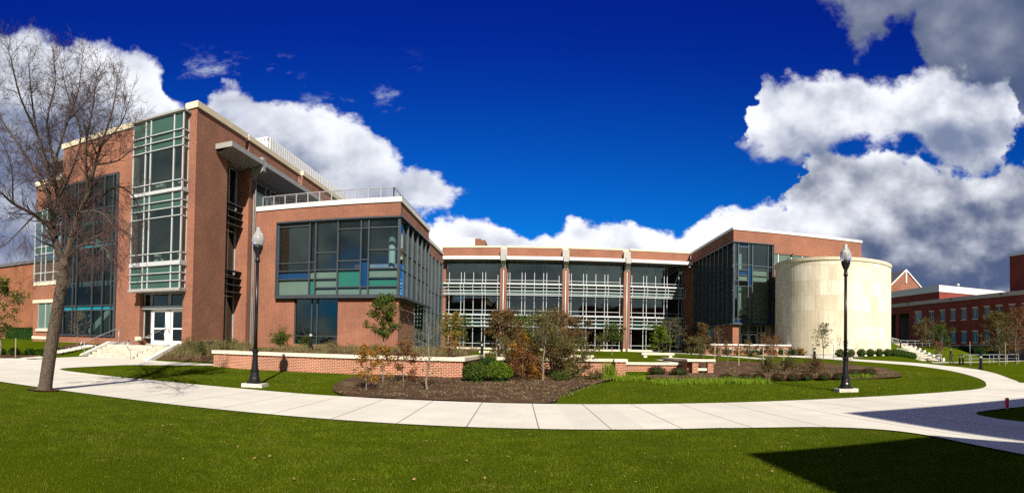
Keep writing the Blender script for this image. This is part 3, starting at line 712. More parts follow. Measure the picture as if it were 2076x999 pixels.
# slot window with sun shades
sl = [4.53, 5.0, 6.2, 6.7, 8.87, 10.3, 10.95, 13.05]
window('slot_window', 'X', -19.68, [31.35, 32.3, 33.28], [[(1.3, 4.53, 'gd'), (4.53, 5.97, 'gd'), (5.97, 8.87, 'gd'), (8.87, 10.52, 'gd'), (10.52, 13.1, 'gd')]]*2, M['alu'], M['glass_dark'], 0.08, 0.1, 'narrow slot window behind metal sun shades', 0.1)
m = MB()
for z in (10.5, 10.05, 9.6, 9.15, 6.15, 5.68, 5.21, 4.74): m.box(-19.62, -19.1, 31.36, 33.27, z, z+.045)
pieces('sun_shade', m, M['post_grey'], B, label='stack of thin metal shades over the slot window')
m = MB()
m.tube([(-18.62, 33.82, 0.9), (-18.62, 33.82, 13.1)], .06, 8); m.tube([(-18.5, 33.84, 0.9), (-18.5, 33.84, 13.1)], .045, 8)
pieces('drainpipe', m, plain('weathered_downpipe', (0.17, 0.16, 0.15), .5, .4), B)
# canopies
for (y0, y1) in ((29.5, 33.55), (34.0, 44.2)):
    m = MB()
    m.box(-17.92, -17.84, y0, y1, 13.36, 13.68); m.box(-19.04, -17.92, y0, y0+.08, 13.36, 13.68)
    m.box(-19.04, -17.92, y0+.08, y1, 13.62, 13.68)
    cn = obj('canopy', m, M['fascia'], B, label='pale grey flat canopy under the roofline')
    s_ = MB(); n = 0
    s_.quad((-17.93, y0+.08, 13.38), (-17.93, y1, 13.38), (-19.5, y1, 13.05), (-19.5, y0+.08, 13.05)); s_.box(-19.48, -19.06, y0+2.0 if y0 < 30 else y0, y1, 13.06, 13.3)
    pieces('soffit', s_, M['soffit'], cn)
m = MB(); m.box(-18.9, -17.86, 33.58, 33.97, 13.0, 13.9); m.quad((-18.9, 33.58, 13.0), (-17.9, 33.58, 13.0), (-18.5, 33.58, 12.4), (-18.9, 33.58, 12.4))
obj('gutter_box', m, M['fascia'], B)
m = MB(); m.box(-18.8, -18.0, 44.3, 44.7, 12.6, 13.7); obj('gutter_box', m, M['fascia'], B)
# storey behind the terrace
window('terrace_glazing', 'X', -19.6, [34.0, 35.1, 35.9, 37.4, 38.2, 39.7, 41.2, 42.7, 44.4], [[(10.25, 11.3, 'g'), (11.3, 12.3, 'g'), (12.3, 13.05, 'gd')]]*8, M['alu'], M['glass_dark'], 0.08, 0.1, 'glazed wall opening onto the roof terrace', 0.1)
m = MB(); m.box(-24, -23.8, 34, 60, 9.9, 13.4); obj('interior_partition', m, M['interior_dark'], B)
# mechanical screen
m = MB(); L = [(-22.2, 40.3, -21.0, 40.3), (-21.0, 40.3, -21.0, 66.0)]
q_ = MB(); q_.box(-22.2, -21.0, 40.34, 40.4, 14.9, 17.9); q_.box(-21.06, -21.0, 40.4, 66, 14.9, 17.9)
y = 40.5
while y < 66: m.box(-21.0, -20.92, y, y+.34, 14.9, 17.95); y += .44
m.box(-22.2, -21.0, 40.27, 40.34, 14.9, 17.6); m.box(-22.2, -21.0, 40.25, 40.34, 17.8, 17.97)
x = -22.2
while x < -21.0: m.box(x, x+.2, 40.26, 40.34, 17.6, 17.8); x += .3
q2_ = obj('roof_screen', q_, M['fascia'], B, label='white ribbed screen wall on the left roof'); obj('rib', m, M['screen'], q2_)

# ---- corner block with roof terrace
w = MB()
w.wall('Y', -18.55, -8.5, G0, 10.38, 34.0, 0.4, [(-16.75, -8.5, 4.5, 9.42), (-15.5, -12.46, 1.45, 4.5)])
w.wall('X', 34.4, 43.2, 9.5, 10.38, -8.5, -0.4)
w.box(-9.3, -8.8, 34.4, 39.8, G0, 4.42)
w.box(-9.7, -9.3, 43.2, 54.5, 9.45, 10.38); w.box(-13.3, -9.7, 54.2, 54.5, 9.45, 10.38)
w.box(-9.3, -8.9, 42.8, 43.2, 9.45, 10.38)
obj('brick_wall', w, M['brick'], B)
c = MB()
c.box(-18.5, -8.42, 33.92, 34.5, 10.38, 10.68); c.box(-8.95, -8.42, 34.5, 43.28, 10.38, 10.68); c.box(-9.8, -9.22, 43.28, 54.6, 10.38, 10.66)
pieces('coping', c, M['white_coping'], B, label='white metal coping of the corner block')
cols = [[(4.57, 5.67, 'p'), (5.67, 6.21, 'b'), (6.21, 6.74, 'g'), (6.74, 9.14, 'g'), (9.14, 9.36, 'gd')],
        [(4.57, 5.67, 'n'), (5.67, 6.22, 'p'), (6.22, 6.75, 'g'), (6.75, 9.36, 'gt')],
        [(4.57, 5.10, 'p'), (5.10, 5.67, 'p'), (5.67, 6.24, 'p'), (6.24, 7.34, 'g'), (7.34, 9.36, 'g')],
        [(4.57, 5.13, 'p'), (5.13, 6.23, 'n'), (6.23, 6.77, 'g'), (6.77, 8.79, 'g'), (8.79, 9.36, 'gt')],
        [(4.57, 5.12, 'p'), (5.12, 6.82, 'b'), (6.82, 8.79, 'gt'), (8.79, 9.36, 'g')],
        [(4.57, 5.14, 'p'), (5.14, 5.69, 'n'), (5.69, 6.26, 'p'), (6.26, 7.41, 'g'), (7.41, 8.8, 'g'), (8.8, 9.36, 'gd')]]
window('corner_box_window', 'Y', 33.9, [-16.69, -14.44, -14.02, -12.5, -10.96, -10.46, -8.52], cols, M['charcoal'], M['glass'], 0.09, 0.16, 'box window with blue and green glass panels', 0.14, 0.08, 0.08)
m = MB(); m.box(-16.8, -8.3, 33.68, 33.99, 9.37, 9.47); m.box(-16.8, -8.3, 33.68, 33.99, 4.42, 4.56); m.box(-8.49, -8.3, 33.99, 43.3, 9.37, 9.47); m.box(-8.49, -8.2, 33.99, 43.3, 4.42, 4.56); m.box(-16.84, -16.76, 33.74, 33.99, 4.56, 9.37)
pieces('window_surround', m, M['charcoal'], B)
window('ground_window', 'Y', 34.15, [-15.48, -14.31, -13.93, -12.46], [[(1.45, 2.0, 'gd'), (2.0, 4.44, 'gd')]]*3, M['charcoal'], M['glass_dark'], 0.08, 0.1, 'dark three light window under the corner box', 0.08)
window('east_glazing', 'X', -8.52, [34.05, 35.9, 37.3, 38.9, 40.4, 41.8, 43.2], [[(4.57, 6.3, 'g'), (6.3, 7.41, 'g'), (7.41, 9.37, 'g')]]*6, M['charcoal'], M['glass'], 0.07, 0.12, 'glass side wall of the corner block', 0.1)
window('lower_side_glazing', 'X', -8.85, [39.85, 41.0, 42.1, 43.2], [[(1.2, 3.0, 'g'), (3.0, 4.42, 'g')]]*3, M['charcoal'], M['glass'], 0.07, 0.12, None, 0.1)
window('side_glazing', 'X', -9.32, [43.25, 45.0, 46.8, 48.6, 50.4, 52.3, 54.4], [[(1.2, 4.5, 'g'), (4.5, 6.3, 'g'), (6.3, 9.45, 'g')]]*6, M['charcoal'], M['glass'], 0.07, 0.12, 'second glass side wall facing the courtyard', 0.1)
for y in (35.9, 37.3, 38.9, 40.4, 41.8, 43.1): m = MB(); m.box(-8.49, -8.39, y-.04, y+.04, 4.57, 9.36); obj('fin', m, M['post_grey'], B)
for y in (45.0, 46.8, 48.6, 50.4, 52.3, 54.3): m = MB(); m.box(-9.29, -9.19, y-.04, y+.04, 1.2, 9.44); obj('fin', m, M['post_grey'], B)
f = MB()
for z in (0.9, 4.6): f.box(-18.4, -9.6, 34.6, 54, z, z+.3)
f.box(-18.4, -9.6, 34.6, 54, 9.5, 9.7)
pieces('floor_slab', f, M['interior_floor'], B)
f = MB(); f.box(-18.3, -18.1, 34.6, 54, 1.2, 9.5); f.box(-18.1, -13.5, 40, 40.2, 1.2, 9.5); pieces('interior_wall', f, M['interior'], B)
f = MB()
for x, y in ((-9.3, 35.2), (-9.9, 43.5)): f.lathe(x, y, [(1.2, .22), (9.5, .22)], 14)
pieces('interior_column', f, M['white_paint'], B, smooth=True)
# terrace railing
m = MB()
def rail(p0, p1, n):
    for k in range(n+1):
        t = k/n; x, y = p0[0]+(p1[0]-p0[0])*t, p0[1]+(p1[1]-p0[1])*t
        m.box(x-.03, x+.03, y-.03, y+.03, 10.2, 11.5)
    m.tube([(*p0, 11.52), (*p1, 11.52)], .035, 6)
    for z in (10.85, 10.97, 11.09, 11.21, 11.33, 11.43): m.tube([(*p0, z), (*p1, z)], .009, 4)
rail((-18.4, 34.75), (-9.15, 34.75), 11); rail((-9.15, 34.75), (-9.15, 43.0), 9)
obj('terrace_railing', m, M['steel'], B, label='cable railing around the roof terrace')

# ---- courtyard wing
w = MB()
colx = [-4.78, 3.68, 12.10]
edges = [-13.4, -4.78, 3.68, 12.10, 21.3]
for i in range(4):
    a = edges[i] + (.47 if i else 0); b = edges[i+1] - (.47 if i < 3 else 0)
    w.box(a, b, 78.0, 78.4, 13.9, 15.25)
    if i == 0: pass
w.box(-13.3, -12.8, 77.8, 78.6, G0, 13.3)
w.box(20.3, 21.3, 77.8, 78.6, G0, 13.3)
w.box(-12.8, 20.3, 78.45, 78.9, G0, 1.45)
obj('brick_wall', w, M['brick'], B)
c = MB()
for i in range(4):
    a = edges[i] + (.47 if i else 0); b = edges[i+1] - (.47 if i < 3 else 0); c.box(a, b, 77.9, 78.5, 15.25, 15.5)
for i in range(3): c.box(colx[i]-.47, colx[i]+.47, 78.3, 78.5, 14.9, 15.5)
pieces('coping', c, M['coping'], B, label='cream coping above the courtyard glazing')
for x in colx:
    m = MB(); m.box(x-.44, x-.12, 77.15, 78.3, 1.0, 12.3); m.box(x+.12, x+.44, 77.15, 78.3, 1.0, 12.3); m.box(x-.12, x+.12, 77.45, 78.3, 1.0, 12.3)
    cb = obj('column', m, M['brick'], B)
    p_ = MB(); p_.tube([(x, 77.3, .9), (x, 77.3, 12.6)], .09, 8); obj('downpipe', p_, M['white_alu'], cb, smooth=True)
    p_ = MB(); p_.box(x-.46, x+.46, 77.3, 78.29, 13.9, 15.0); p_.box(x-.34, x+.34, 76.0, 77.9, 13.2, 14.0); p_.quad((x-.25, 77.0, 12.4), (x+.25, 77.0, 12.4), (x+.34, 76.1, 13.2), (x-.34, 76.1, 13.2)); p_.box(x-.3, x+.3, 77.05, 78.0, 12.3, 13.2)
    pieces('rain_box', p_, M['fascia'], cb)
    p_ = MB(); p_.box(x-.5, x-.15, 76.9, 77.9, .9, 1.6); p_.box(x+.15, x+.5, 76.9, 77.9, .9, 1.6); pieces('plinth', p_, M['limestone'], cb)
for i in range(4):
    a = edges[i] + (.43 if i else .1); b = edges[i+1] - (.43 if i < 3 else 1.1)
    m = MB(); m.box(a, b+(1 if i == 3 else 0), 76.2, 76.3, 13.40, 13.82); m.box(a, b+(1 if i == 3 else 0), 76.3, 77.99, 13.76, 13.82)
    cn = obj('canopy', m, M['white_coping'], B, label='white edged canopy over a courtyard glazing bay')
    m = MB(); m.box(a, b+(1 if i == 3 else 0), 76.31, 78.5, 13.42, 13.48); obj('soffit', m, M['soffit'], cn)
    c0 = edges[i]
    offs = [.83, 2.5, 2.95, 4.22, 5.47, 5.9, 7.6]
    vx = [c0+o+(0 if i else .2) for o in offs] + ([c0+8.4] if i == 3 else [])
    us = [a+.1] + vx + [b-.05]
    cols = []
    for k in range(len(us)-1):
        cols.append([(1.49, 2.08, 'gd'), (2.08, 4.4, 'gd'), (4.4, 5.84, 's'), (6.1, 6.66, 'g'), (6.66, 8.8, 'g'), (8.8, 10.14, 's'), (10.35, 10.82, 'g'), (10.82, 13.3, 'g')])
    cw = window('curtain_wall', 'Y', 78.3, us, cols, M['white_alu'], M['glass_court'], 0.07, 0.1, None, 0.05, 0.06)
    m = MB()
    m.box(a+.06, b, 77.35, 78.27, 10.14, 10.34); m.box(a+.06, b, 77.35, 78.27, 5.88, 6.08)
    pieces('sill_ledge', m, M['white_alu'], cw)
    m = MB()
    for z in (9.70, 9.24, 8.86, 5.40, 4.90, 4.42):
        m.box(a+.06, b, 77.3, 77.42, z, z+.085)
    m.box(a+.06, b, 77.28, 77.34, 8.66, 8.74)
    for v in vx:
        m.box(v-.035, v+.035, 77.43, 77.48, 8.7, 10.14); m.box(v-.035, v+.035, 77.43, 77.48, 4.45, 5.84)
        m.box(v-.02, v+.02, 77.48, 78.27, 9.2, 9.26); m.box(v-.02, v+.02, 77.48, 78.27, 4.9, 4.96)
    obj('louvre_screen', m, M['white_alu'], cw)
    m = MB(); m.box(a, b, 78.0, 78.29, 1.25, 1.47); pieces('stone_sill', m, M['limestone'], cw)
f = MB()
for z in (0.9, 4.55, 8.95, 13.4): f.box(-13.3, 21.2, 78.9, 86, z, z+.9 if z > 1 else z+.3)
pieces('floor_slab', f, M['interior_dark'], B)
f = MB(); f.box(-13.3, 21.2, 84, 84.3, 1.2, 14.3); pieces('interior_wall', f, M['interior'], B)
f = MB()
rnd = random.Random(5)
for k in range(26):
    x = -12.5+k*1.28; z = rnd.choice((1.2, 5.45, 9.85)); f.box(x, x+rnd.uniform(.5, 1.1), 80.2, 81.0, z, z+rnd.uniform(.7, 1.5))
pieces('furniture', f, M['interior'], B)
f = MB()
for x, z in ((-10.6, 5.5), (-9.2, 5.5), (-7.6, 9.85)): f.box(x, x+.8, 79.6, 79.8, z, z+1.6)
pieces('red_panel', f, M['lf_red'], B)
m = MB(); m.box(-13.3, 21.3, 78.4, 86, 14.4, 14.6); m.box(-20, 40, 86, 86.3, 0, 14.4); obj('roof', m, M['roofing'], B)
# rear plant screen + brick stub on the roof
m = MB(); m.box(-18.6, -10.3, 90, 90.2, 14, 18.85)
x = -18.5
while x < -10.4: m.box(x, x+.18, 89.9, 90, 14, 18.75); x += .45
obj('roof_screen', m, M['screen'], B, label='white ribbed screen on the far roof')
m = MB(); m.quad((-10.3, 90.1, 14), (-8.6, 90.1, 14), (-8.9, 90.1, 18.0), (-9.3, 90.1, 18.8), (-10.3, 90.1, 18.8)); m.box(-10.3, -8.6, 90.2, 94, 14, 18.6); obj('brick_penthouse', m, M['brick'], B)

# ---- right wing
w = MB()
w.wall('Y', 21.35, 38.2, G0, 15.1, 60.0, 0.4, [(21.35, 26.15, G0-1, 13.72), (26.15, 33.5, 11.5, 12.78)])
w.wall('X', 60.4, 78.0, 13.72, 15.1, 21.35, 0.4)
w.wall('X', 60.4, 84.0, G0, 15.1, 38.2, -0.4)
w.box(21.35, 22.08, 60.05, 60.5, G0, 4.45); w.box(21.35, 21.75, 60.5, 67.5, G0, 4.45)
w.box(21.3, 21.8, 76.9, 78.0, G0, 13.72)
obj('brick_wall', w, M['brick'], B)
c = MB(); c.box(21.25, 38.3, 59.9, 60.5, 15.1, 15.38); c.box(21.25, 21.8, 60.5, 78.3, 15.1, 15.38); c.box(37.7, 38.3, 60.5, 84, 15.1, 15.38)
pieces('coping', c, M['white_coping'], B, label='white coping of the right wing')
cA = [(4.58, 5.1, 'b'), (5.1, 5.55, 'gt'), (5.55, 6.2, 'g'), (6.2, 8.77, 'g'), (8.77, 9.4, 'gt'), (9.4, 10.02, 'p'), (10.02, 10.58, 'b'), (10.58, 11.2, 'g'), (11.2, 13.22, 'g'), (13.22, 13.66, 'b')]
cE = [(4.58, 5.1, 'b'), (5.1, 8.77, 'g'), (8.77, 9.4, 'gt'), (9.4, 11.2, 'g'), (11.2, 13.66, 'g')]
cN = [(4.58, 5.1, 'n'), (5.1, 8.8, 'g'), (8.8, 11.2, 'b'), (11.2, 13.66, 'g')]
cW = [(4.58, 5.09, 'p'), (5.09, 9.38, 'g'), (9.38, 10.02, 'p'), (10.02, 10.72, 'p'), (10.72, 11.14, 'g'), (11.14, 13.66, 'g')]
cR = [(4.58, 5.8, 'b'), (5.8, 9.4, 'gt'), (9.4, 11.1, 'gd'), (11.1, 13.66, 'gt')]
window('corner_glazing', 'Y', 59.88, [21.4, 21.9, 23.1, 23.6, 25.5, 26.1], [cE, cA, cN, cW, cR], M['charcoal'], M['glass_sky'], 0.1, 0.16, 'tall corner window with blue and green panels', 0.14, 0.08, 0.06)
m = MB(); m.box(21.2, 26.2, 59.62, 59.99, 13.66, 13.76); m.box(21.2, 26.2, 59.62, 59.99, 4.44, 4.58); m.box(26.14, 26.24, 59.7, 59.99, 4.58, 13.66); m.box(21.05, 21.34, 59.99, 77, 4.44, 4.58); m.box(21.15, 21.34, 59.99, 77, 13.66, 13.76); m.box(21.8, 26.1, 60.1, 61.6, 4.46, 4.56)
pieces('window_surround', m, M['charcoal'], B)
wy = [60.05, 61.7, 63.3, 64.9, 66.6, 68.3, 70.0, 71.7, 73.4, 75.1, 76.85]
window('west_glazing', 'X', 21.6, wy, [[(4.58, 9.0, 'gd'), (9.0, 9.6, 'gd'), (9.6, 13.66, 'gd')]]*10, M['charcoal'], M['glass_dark'], 0.08, 0.14, 'shaded glass side wall of the right wing', 0.1)
for y in wy[1:-1]: m = MB(); m.box(21.2, 21.44, y-.07, y+.07, 4.58, 13.65); obj('fin', m, M['charcoal'], B)
window('lower_west_glazing', 'X', 21.7, [67.5, 69.8, 72.1, 74.4, 76.9], [[(1.2, 4.45, 'gd')]]*4, M['charcoal'], M['glass_dark'], 0.08, 0.1, None, 0.1)
window('strip_window', 'Y', 60.1, [26.15, 26.9, 28.6, 30.0, 31.7, 33.5], [[(11.5, 12.78, 'p')]]*5, M['alu'], M['glass'], 0.09, 0.1, 'strip window behind the rotunda top', 0.1)
f = MB()
for z in (0.9, 4.62, 9.0, 13.7): f.box(21.9, 38, 60.5, 76.8, z, z+.3)
pieces('floor_slab', f, M['interior_floor'], B)
f = MB(); f.box(27, 27.2, 60.5, 77, 1.2, 14); f.box(22, 27, 66, 66.2, 1.2, 14); pieces('interior_wall', f, M['interior'], B)
f = MB(); f.lathe(22.4, 60.9, [(1.2, .25), (13.7, .25)], 14); pieces('interior_column', f, M['white_paint'], B, smooth=True)
m = MB(); m.box(21.9, 38, 60.4, 84, 14.6, 14.8); obj('roof', m, M['roofing'], B)
er = window('entrance_glazing', 'Y', 61.6, [22.1, 22.55, 22.8, 23.85, 25.0, 25.45, 25.95], [[(1.3, 3.55, 'gd'), (3.65, 4.44, 'gd')], [(1.3, 3.55, 'gd'), (3.65, 4.44, 'gd')], [(3.65, 4.44, 'gd')], [(3.65, 4.44, 'gd')], [(1.3, 3.55, 'gd'), (3.65, 4.44, 'gd')], [(1.3, 3.55, 'gd'), (3.65, 4.44, 'gd')]], M['white_paint'], M['glass_dark'], 0.12, 0.1, edge=0.1)
door(22.9, 23.8, 61.58, 1.2, 3.5); door(23.95, 24.9, 61.58, 1.2, 3.5)
m = MB(); m.box(26.0, 26.4, 60.4, 62, G0, 4.45); obj('stone_jamb', m, M['limestone'], B)
# roof lamp silhouette
m = MB(); m.box(28.3, 28.36, 59.3, 60, 12.6, 12.66); m.lathe(28.33, 59.3, [(12.35, .05), (12.4, .26), (12.6, .2), (12.75, .06), (12.9, .03)], 10); obj('wall_light', m, M['black'], B)
# ---- rotunda
m = MB(); m.lathe(CX, CY, [(G0, CR), (10.45, CR)], 96)
rt_ = obj('rotunda', m, M['stone'], B, label='round cream limestone rotunda')
m = MB(); m.lathe(CX, CY, [(10.45, CR+.06), (10.5, CR+.1), (10.8, CR+.1), (10.83, CR-.2)], 96); obj('rim', m, M['coping'], rt_)
m = MB(); m.lathe(CX, CY, [(G0, CR+.05), (1.32, CR+.05), (1.34, CR+.01)], 96); obj('base_course', m, M['concrete_old'], rt_)

# ================================================================== other buildings
fb = thing('brick_building', 'orange brick building behind the far left end', 'building', (-45, 45, 1.2))
m = MB(); m.wall('X', 44.0, 58, 0, 11.2, -44.2, -0.3, [(45.9, 46.5, 1, 10.4)]) if False else None
m = MB(); m.box(-60, -43.6, 40.0, 41.8, 0, 9.6); m.box(-60, -43.4, 41.8, 62, 0, 9.6)
obj('wall', m, M['brick_orange'], fb)
m = MB(); m.box(-60.2, -43.3, 39.8, 62.2, 9.6, 9.95); obj('roof', m, M['roofing'], fb)
m = MB(); m.box(-43.4, -43.1, 43.0, 43.4, 1, 9.2); m.box(-43.4, -43.1, 45.6, 46.0, 1, 9.2); pieces('pier', m, M['brick_orange'], fb)
m = MB(); m.box(-43.4, -43.3, 43.4, 45.6, 1.2, 9.0); obj('window', m, M['spandrel'], fb)

db = thing('brick_building', 'long dark red brick building in shade with two rows of windows', 'building', (64, 75, 0))
wy2 = [55.6, 58.3, 61.0, 63.7, 66.4, 69.1, 71.8, 74.5, 77.5]
m = MB()
holes = [(y-.62, y+.62, 6.75, 8.55) for y in wy2] + [(y-.62, y+.62, 2.95, 4.75) for y in wy2] + [(80.3, 82.3, 6.8, 8.7), (84.0, 87.2, 3.0, 8.6), (88.2, 91.0, 3.0, 8.6)] + [(y-.62, y+.62, 6.75, 8.55) for y in (50.2, 52.9)] + [(y-.62, y+.62, 2.95, 4.75) for y in (50.2, 52.9)]
m.wall('X', 42.0, 100, 2.6, 9.95, 64, 0.4, holes); obj('wall', m, M['brick_dark'], db)
m = MB(); m.box(64.0, 64.4, 42, 100, -1, 2.45); obj('base_wall', m, plain('grey_base', (0.10, 0.10, 0.10), .9), db)
m = MB(); m.box(63.9, 64.42, 42, 100, 2.45, 2.6); pieces('stone_band', m, M['limestone'], db)
m = MB(); m.box(63.8, 64.4, 42, 100.3, 9.95, 10.6); obj('coping', m, plain('grey_coping', (0.42, 0.40, 0.37), .8), db)
m = MB(); m.box(64.4, 90, 42, 100, 10.2, 10.4); m.box(66.5, 66.8, 42, 100, -1, 10.2); obj('roof', m, M['roofing'], db)
gb = panel('blue_green_blind', (0.012, 0.075, 0.075))
for zc in (6.75, 2.95):
    for y in wy2 + [50.2, 52.9] + ([81.3] if zc > 6 else []):
        F = MB(); s = .06; y0, y1, z0, z1 = y-.6, y+.6, zc+.03, zc+1.77
        if y > 81: y0, y1, z1 = 80.33, 82.27, 8.66
        for a, b in ((y0, y0+s), (y1-s, y1), ((y0+y1)/2-s/2, (y0+y1)/2+s/2)): F.box(64.05, 64.14, a, b, z0, z1)
        F.box(64.05, 64.14, y0+s, y1-s, z1-s, z1); F.box(64.05, 64.14, y0+s, y1-s, z0, z0+s)
        wn_ = obj('window', F, M['alu'], db)
        g_ = MB(); g_.box(64.10, 64.13, y0+s, y1-s, z0+s, z1-s); obj('pane', g_, gb if (int(y*3) % 4) else M['charcoal'], wn_)
        g_ = MB(); g_.box(63.93, 63.99, y0-.1, y1+.1, z1+.02, z1+.2); g_.box(63.93, 63.99, y0-.1, y1+.1, z0-.14, z0-.03); obj('lintel', g_, M['limestone'], wn_)
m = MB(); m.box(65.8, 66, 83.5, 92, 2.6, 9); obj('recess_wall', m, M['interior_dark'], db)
for y in (49, 60.4, 71.9, 84.0):
    m = MB(); m.box(63.5, 63.8, y-.12, y+.12, 10.25, 10.4); obj('floodlight', m, M['black'], db)

t2 = thing('brick_building', 'lower brick block with a pale parapet behind the dark building', 'building', (90, 115, 0))
m = MB(); m.wall('Y', 90, 118, 0, 16.1, 106, .4); m.wall('X', 106.4, 130, 0, 16.1, 90, .4); obj('wall', m, M['brick_dark'], t2)
m = MB(); m.box(89.8, 118.2, 105.8, 106.4, 16.1, 17.75); m.box(89.8, 90.4, 106.4, 130, 16.1, 17.75); obj('parapet', m, M['white_coping'], t2)
m = MB(); m.lathe(101.5, 112, [(16, .35), (18.9, .35), (18.9, .55), (19.5, .55)], 12); obj('vent_pipe', m, M['alu'], t2)
t3 = thing('brick_building', 'tall plain dark brick tower block at the right edge', 'building', (70, 52, 0))
m = MB(); m.box(66, 84, 44, 60.6, 10.4, 16.4); obj('wall', m, M['brick_dark'], t3)
m = MB(); m.box(65.8, 84.2, 43.8, 60.8, 16.4, 16.85); obj('coping', m, M['alu'], t3)
t4 = thing('gabled_building', 'gabled brick house with a cream lower storey behind the rotunda', 'building', (95, 140, 0))
gx0, gx1, gy = 98.5, 112.0, 140
m = MB(); m.box(gx0, gx1, gy, gy+20, 0, 17.5); obj('wall', m, plain('cream_wall', (0.6, 0.55, 0.4), .8), t4)
m = MB()
m.quad((gx0-2, gy-.2, 18.6), (gx1+2.4, gy-.2, 18.6), ((gx0+gx1)/2, gy-.2, 26.3)); m.box(gx0-.1, gx1+.1, gy-.15, gy, 17.5, 18.6)
obj('gable', m, M['brick'], t4)
m = MB(); mx_ = (gx0+gx1)/2
m.quad((gx0-2.4, gy-.5, 18.3), (mx_, gy-.5, 26.4), (mx_, gy-.5, 26.9), (gx0-3.0, gy-.5, 18.3)); m.quad((gx1+2.8, gy-.5, 18.3), (mx_, gy-.5, 26.4), (mx_, gy-.5, 26.9), (gx1+3.4, gy-.5, 18.3)); m.box(mx_-.25, mx_+.25, gy-.5, gy-.3, 22.5, 26.2)
obj('bargeboard', m, M['white_coping'], t4)
m = MB(); m.quad((gx0-3, gy-.5, 18.3), (mx_, gy-.5, 26.6), (mx_, gy+20, 26.6), (gx0-3, gy+20, 18.3)); m.quad((mx_, gy-.5, 26.6), (gx1+3, gy-.5, 18.3), (gx1+3, gy+20, 18.3), (mx_, gy+20, 26.6)); obj('roof', m, M['roofing'], t4)
for x in (103.6, 106.8, 110.0):
    m = MB(); m.box(x-1, x+1, gy-.12, gy-.01, 11, 14.4); f_ = obj('window', m, M['white_paint'], t4)
    m = MB(); m.box(x-.85, x-.06, gy-.18, gy-.13, 11.2, 14.2); m.box(x+.06, x+.85, gy-.18, gy-.13, 11.2, 14.2); obj('pane', m, gb, f_)

# hall behind the photographer: its two volumes cast the hard shadows on the lawn and the path
bh = thing('brick_hall', 'brick hall behind the photographer, shading lawn and path', 'building', (12, -12, 0))
k = 0.30/0.73; kk = 1/0.73
h1, h2 = 9.0, 14.0
m = MB(); m.box(3.0+k*h1, 6.45+k*h1, 7.85-kk*h1-9, 7.85-kk*h1, 0, h1-.3); m.box(7.05+k*h2, 60, 11.9-kk*h2-14, 11.9-kk*h2, 0, h2-.3)
obj('wall', m, M['brick_dark'], bh)
m = MB(); m.box(3.0+k*h1, 6.45+k*h1, 7.85-kk*h1-9, 7.85-kk*h1, h1-.3, h1); m.box(7.05+k*h2, 60, 11.9-kk*h2-14, 11.9-kk*h2, h2-.3, h2)
pieces('coping', m, M['coping'], bh)

# ================================================================== walls, steps, paving furniture
pw = thing('planter_wall', 'long low brick planter wall with stone cap beside the sidewalk', 'wall', (-8.6, 22.7, 0))
m = MB(); m.box(-14.35, -2.95, 22.55, 22.9, -.1, .93); m.box(-3.3, -2.95, 22.9, 31.2, 0, .93); m.box(-14.35, -14.0, 22.9, 24.2, -.1, .93)
obj('brickwork', m, M['brick_planter'], pw)
m = MB(); m.box(-14.42, -2.87, 22.47, 22.98, .93, 1.08); m.box(-3.38, -2.87, 22.98, 31.3, .93, 1.08); m.box(-14.42, -13.92, 22.98, 24.3, .93, 1.08)
obj('stone_cap', m, M['limestone'], pw)
# raised soil behind it
mb = MB()
nx_, ny_ = 24, 26
for j in range(ny_+1):
    for i in range(nx_+1):
        x = -14.0 + (10.68)*i/nx_; y = 22.9+11.1*j/ny_
        mb.v.append((x, y, .98+.42*max(0, (y-23.5))/10.5+.03*mnoise.noise(Vector((x, y, 0)))))
for j in range(ny_):
    for i in range(nx_): a = j*(nx_+1)+i; mb.f.append((a, a+1, a+nx_+2, a+nx_+1))
obj('planting_soil', mb, M['mulch'], kind='structure', label='raised planting soil behind the planter wall')

lw = thing('garden_wall', 'short brick garden wall with stone cap ending in a pier', 'wall', (1.8, 24.5, .3))
m = MB(); m.box(-1.6, 3.55, 24.3, 24.65, .1, .98); m.box(3.3, 3.75, 23.95, 24.65, .1, .98); m.box(3.4, 3.75, 24.65, 27.3, .1, .75); obj('brickwork', m, M['brick_planter'], lw)
m = MB(); m.box(-1.7, 3.82, 24.2, 24.72, .98, 1.1); m.box(3.25, 3.82, 23.88, 24.2, .98, 1.1); obj('stone_cap', m, M['limestone'], lw)
lw2 = thing('garden_wall', 'low brick retaining wall edging the sunken courtyard lawn', 'wall', (5.5, 27.4, .4))
m = MB(); m.box(3.75, 7.0, 27.3, 27.6, .2, .78); m.box(6.75, 7.0, 27.6, 29.5, .3, .78); obj('brickwork', m, M['brick_planter'], lw2)
m = MB(); m.box(3.72, 7.1, 27.22, 27.66, .78, .90); m.quad((6.6, 27.66, .9), (7.1, 27.66, .9), (7.6, 34.0, .93), (7.1, 34.0, .93)); obj('stone_cap', m, M['limestone'], lw2)
# courtyard lawn panel
mb = MB(); g = 14
mb.quad((3.76, 27.66, .86), (6.6, 27.66, .86), (7.15, 34, .9), (11.0, 50, 1.12), (12.2, 74, 1.27), (4.6, 74, 1.27), (3.76, 45, 1.05))
obj('courtyard_lawn', mb, M['lawn'], kind='structure', label='flat green courtyard lawn panel')
bw_ = thing('bench_wall', 'stone topped brick seat wall with two piers', 'wall', (7.6, 26.2, .4))
m = MB(); m.box(7.22, 7.5, 25.9, 26.25, .3, .98); m.box(7.98, 8.26, 25.9, 26.25, .3, .98); m.box(5.9, 7.22, 26.1, 26.35, .3, .98) if False else None
m.box(7.05, 7.5, 26.25, 31.5, .3, .98); pieces('pier', m, M['brick_planter'], bw_)
m = MB(); m.box(6.95, 8.33, 25.82, 26.33, .98, 1.09); m.box(6.95, 7.58, 26.33, 31.6, .98, 1.09); obj('stone_cap', m, M['limestone'], bw_)
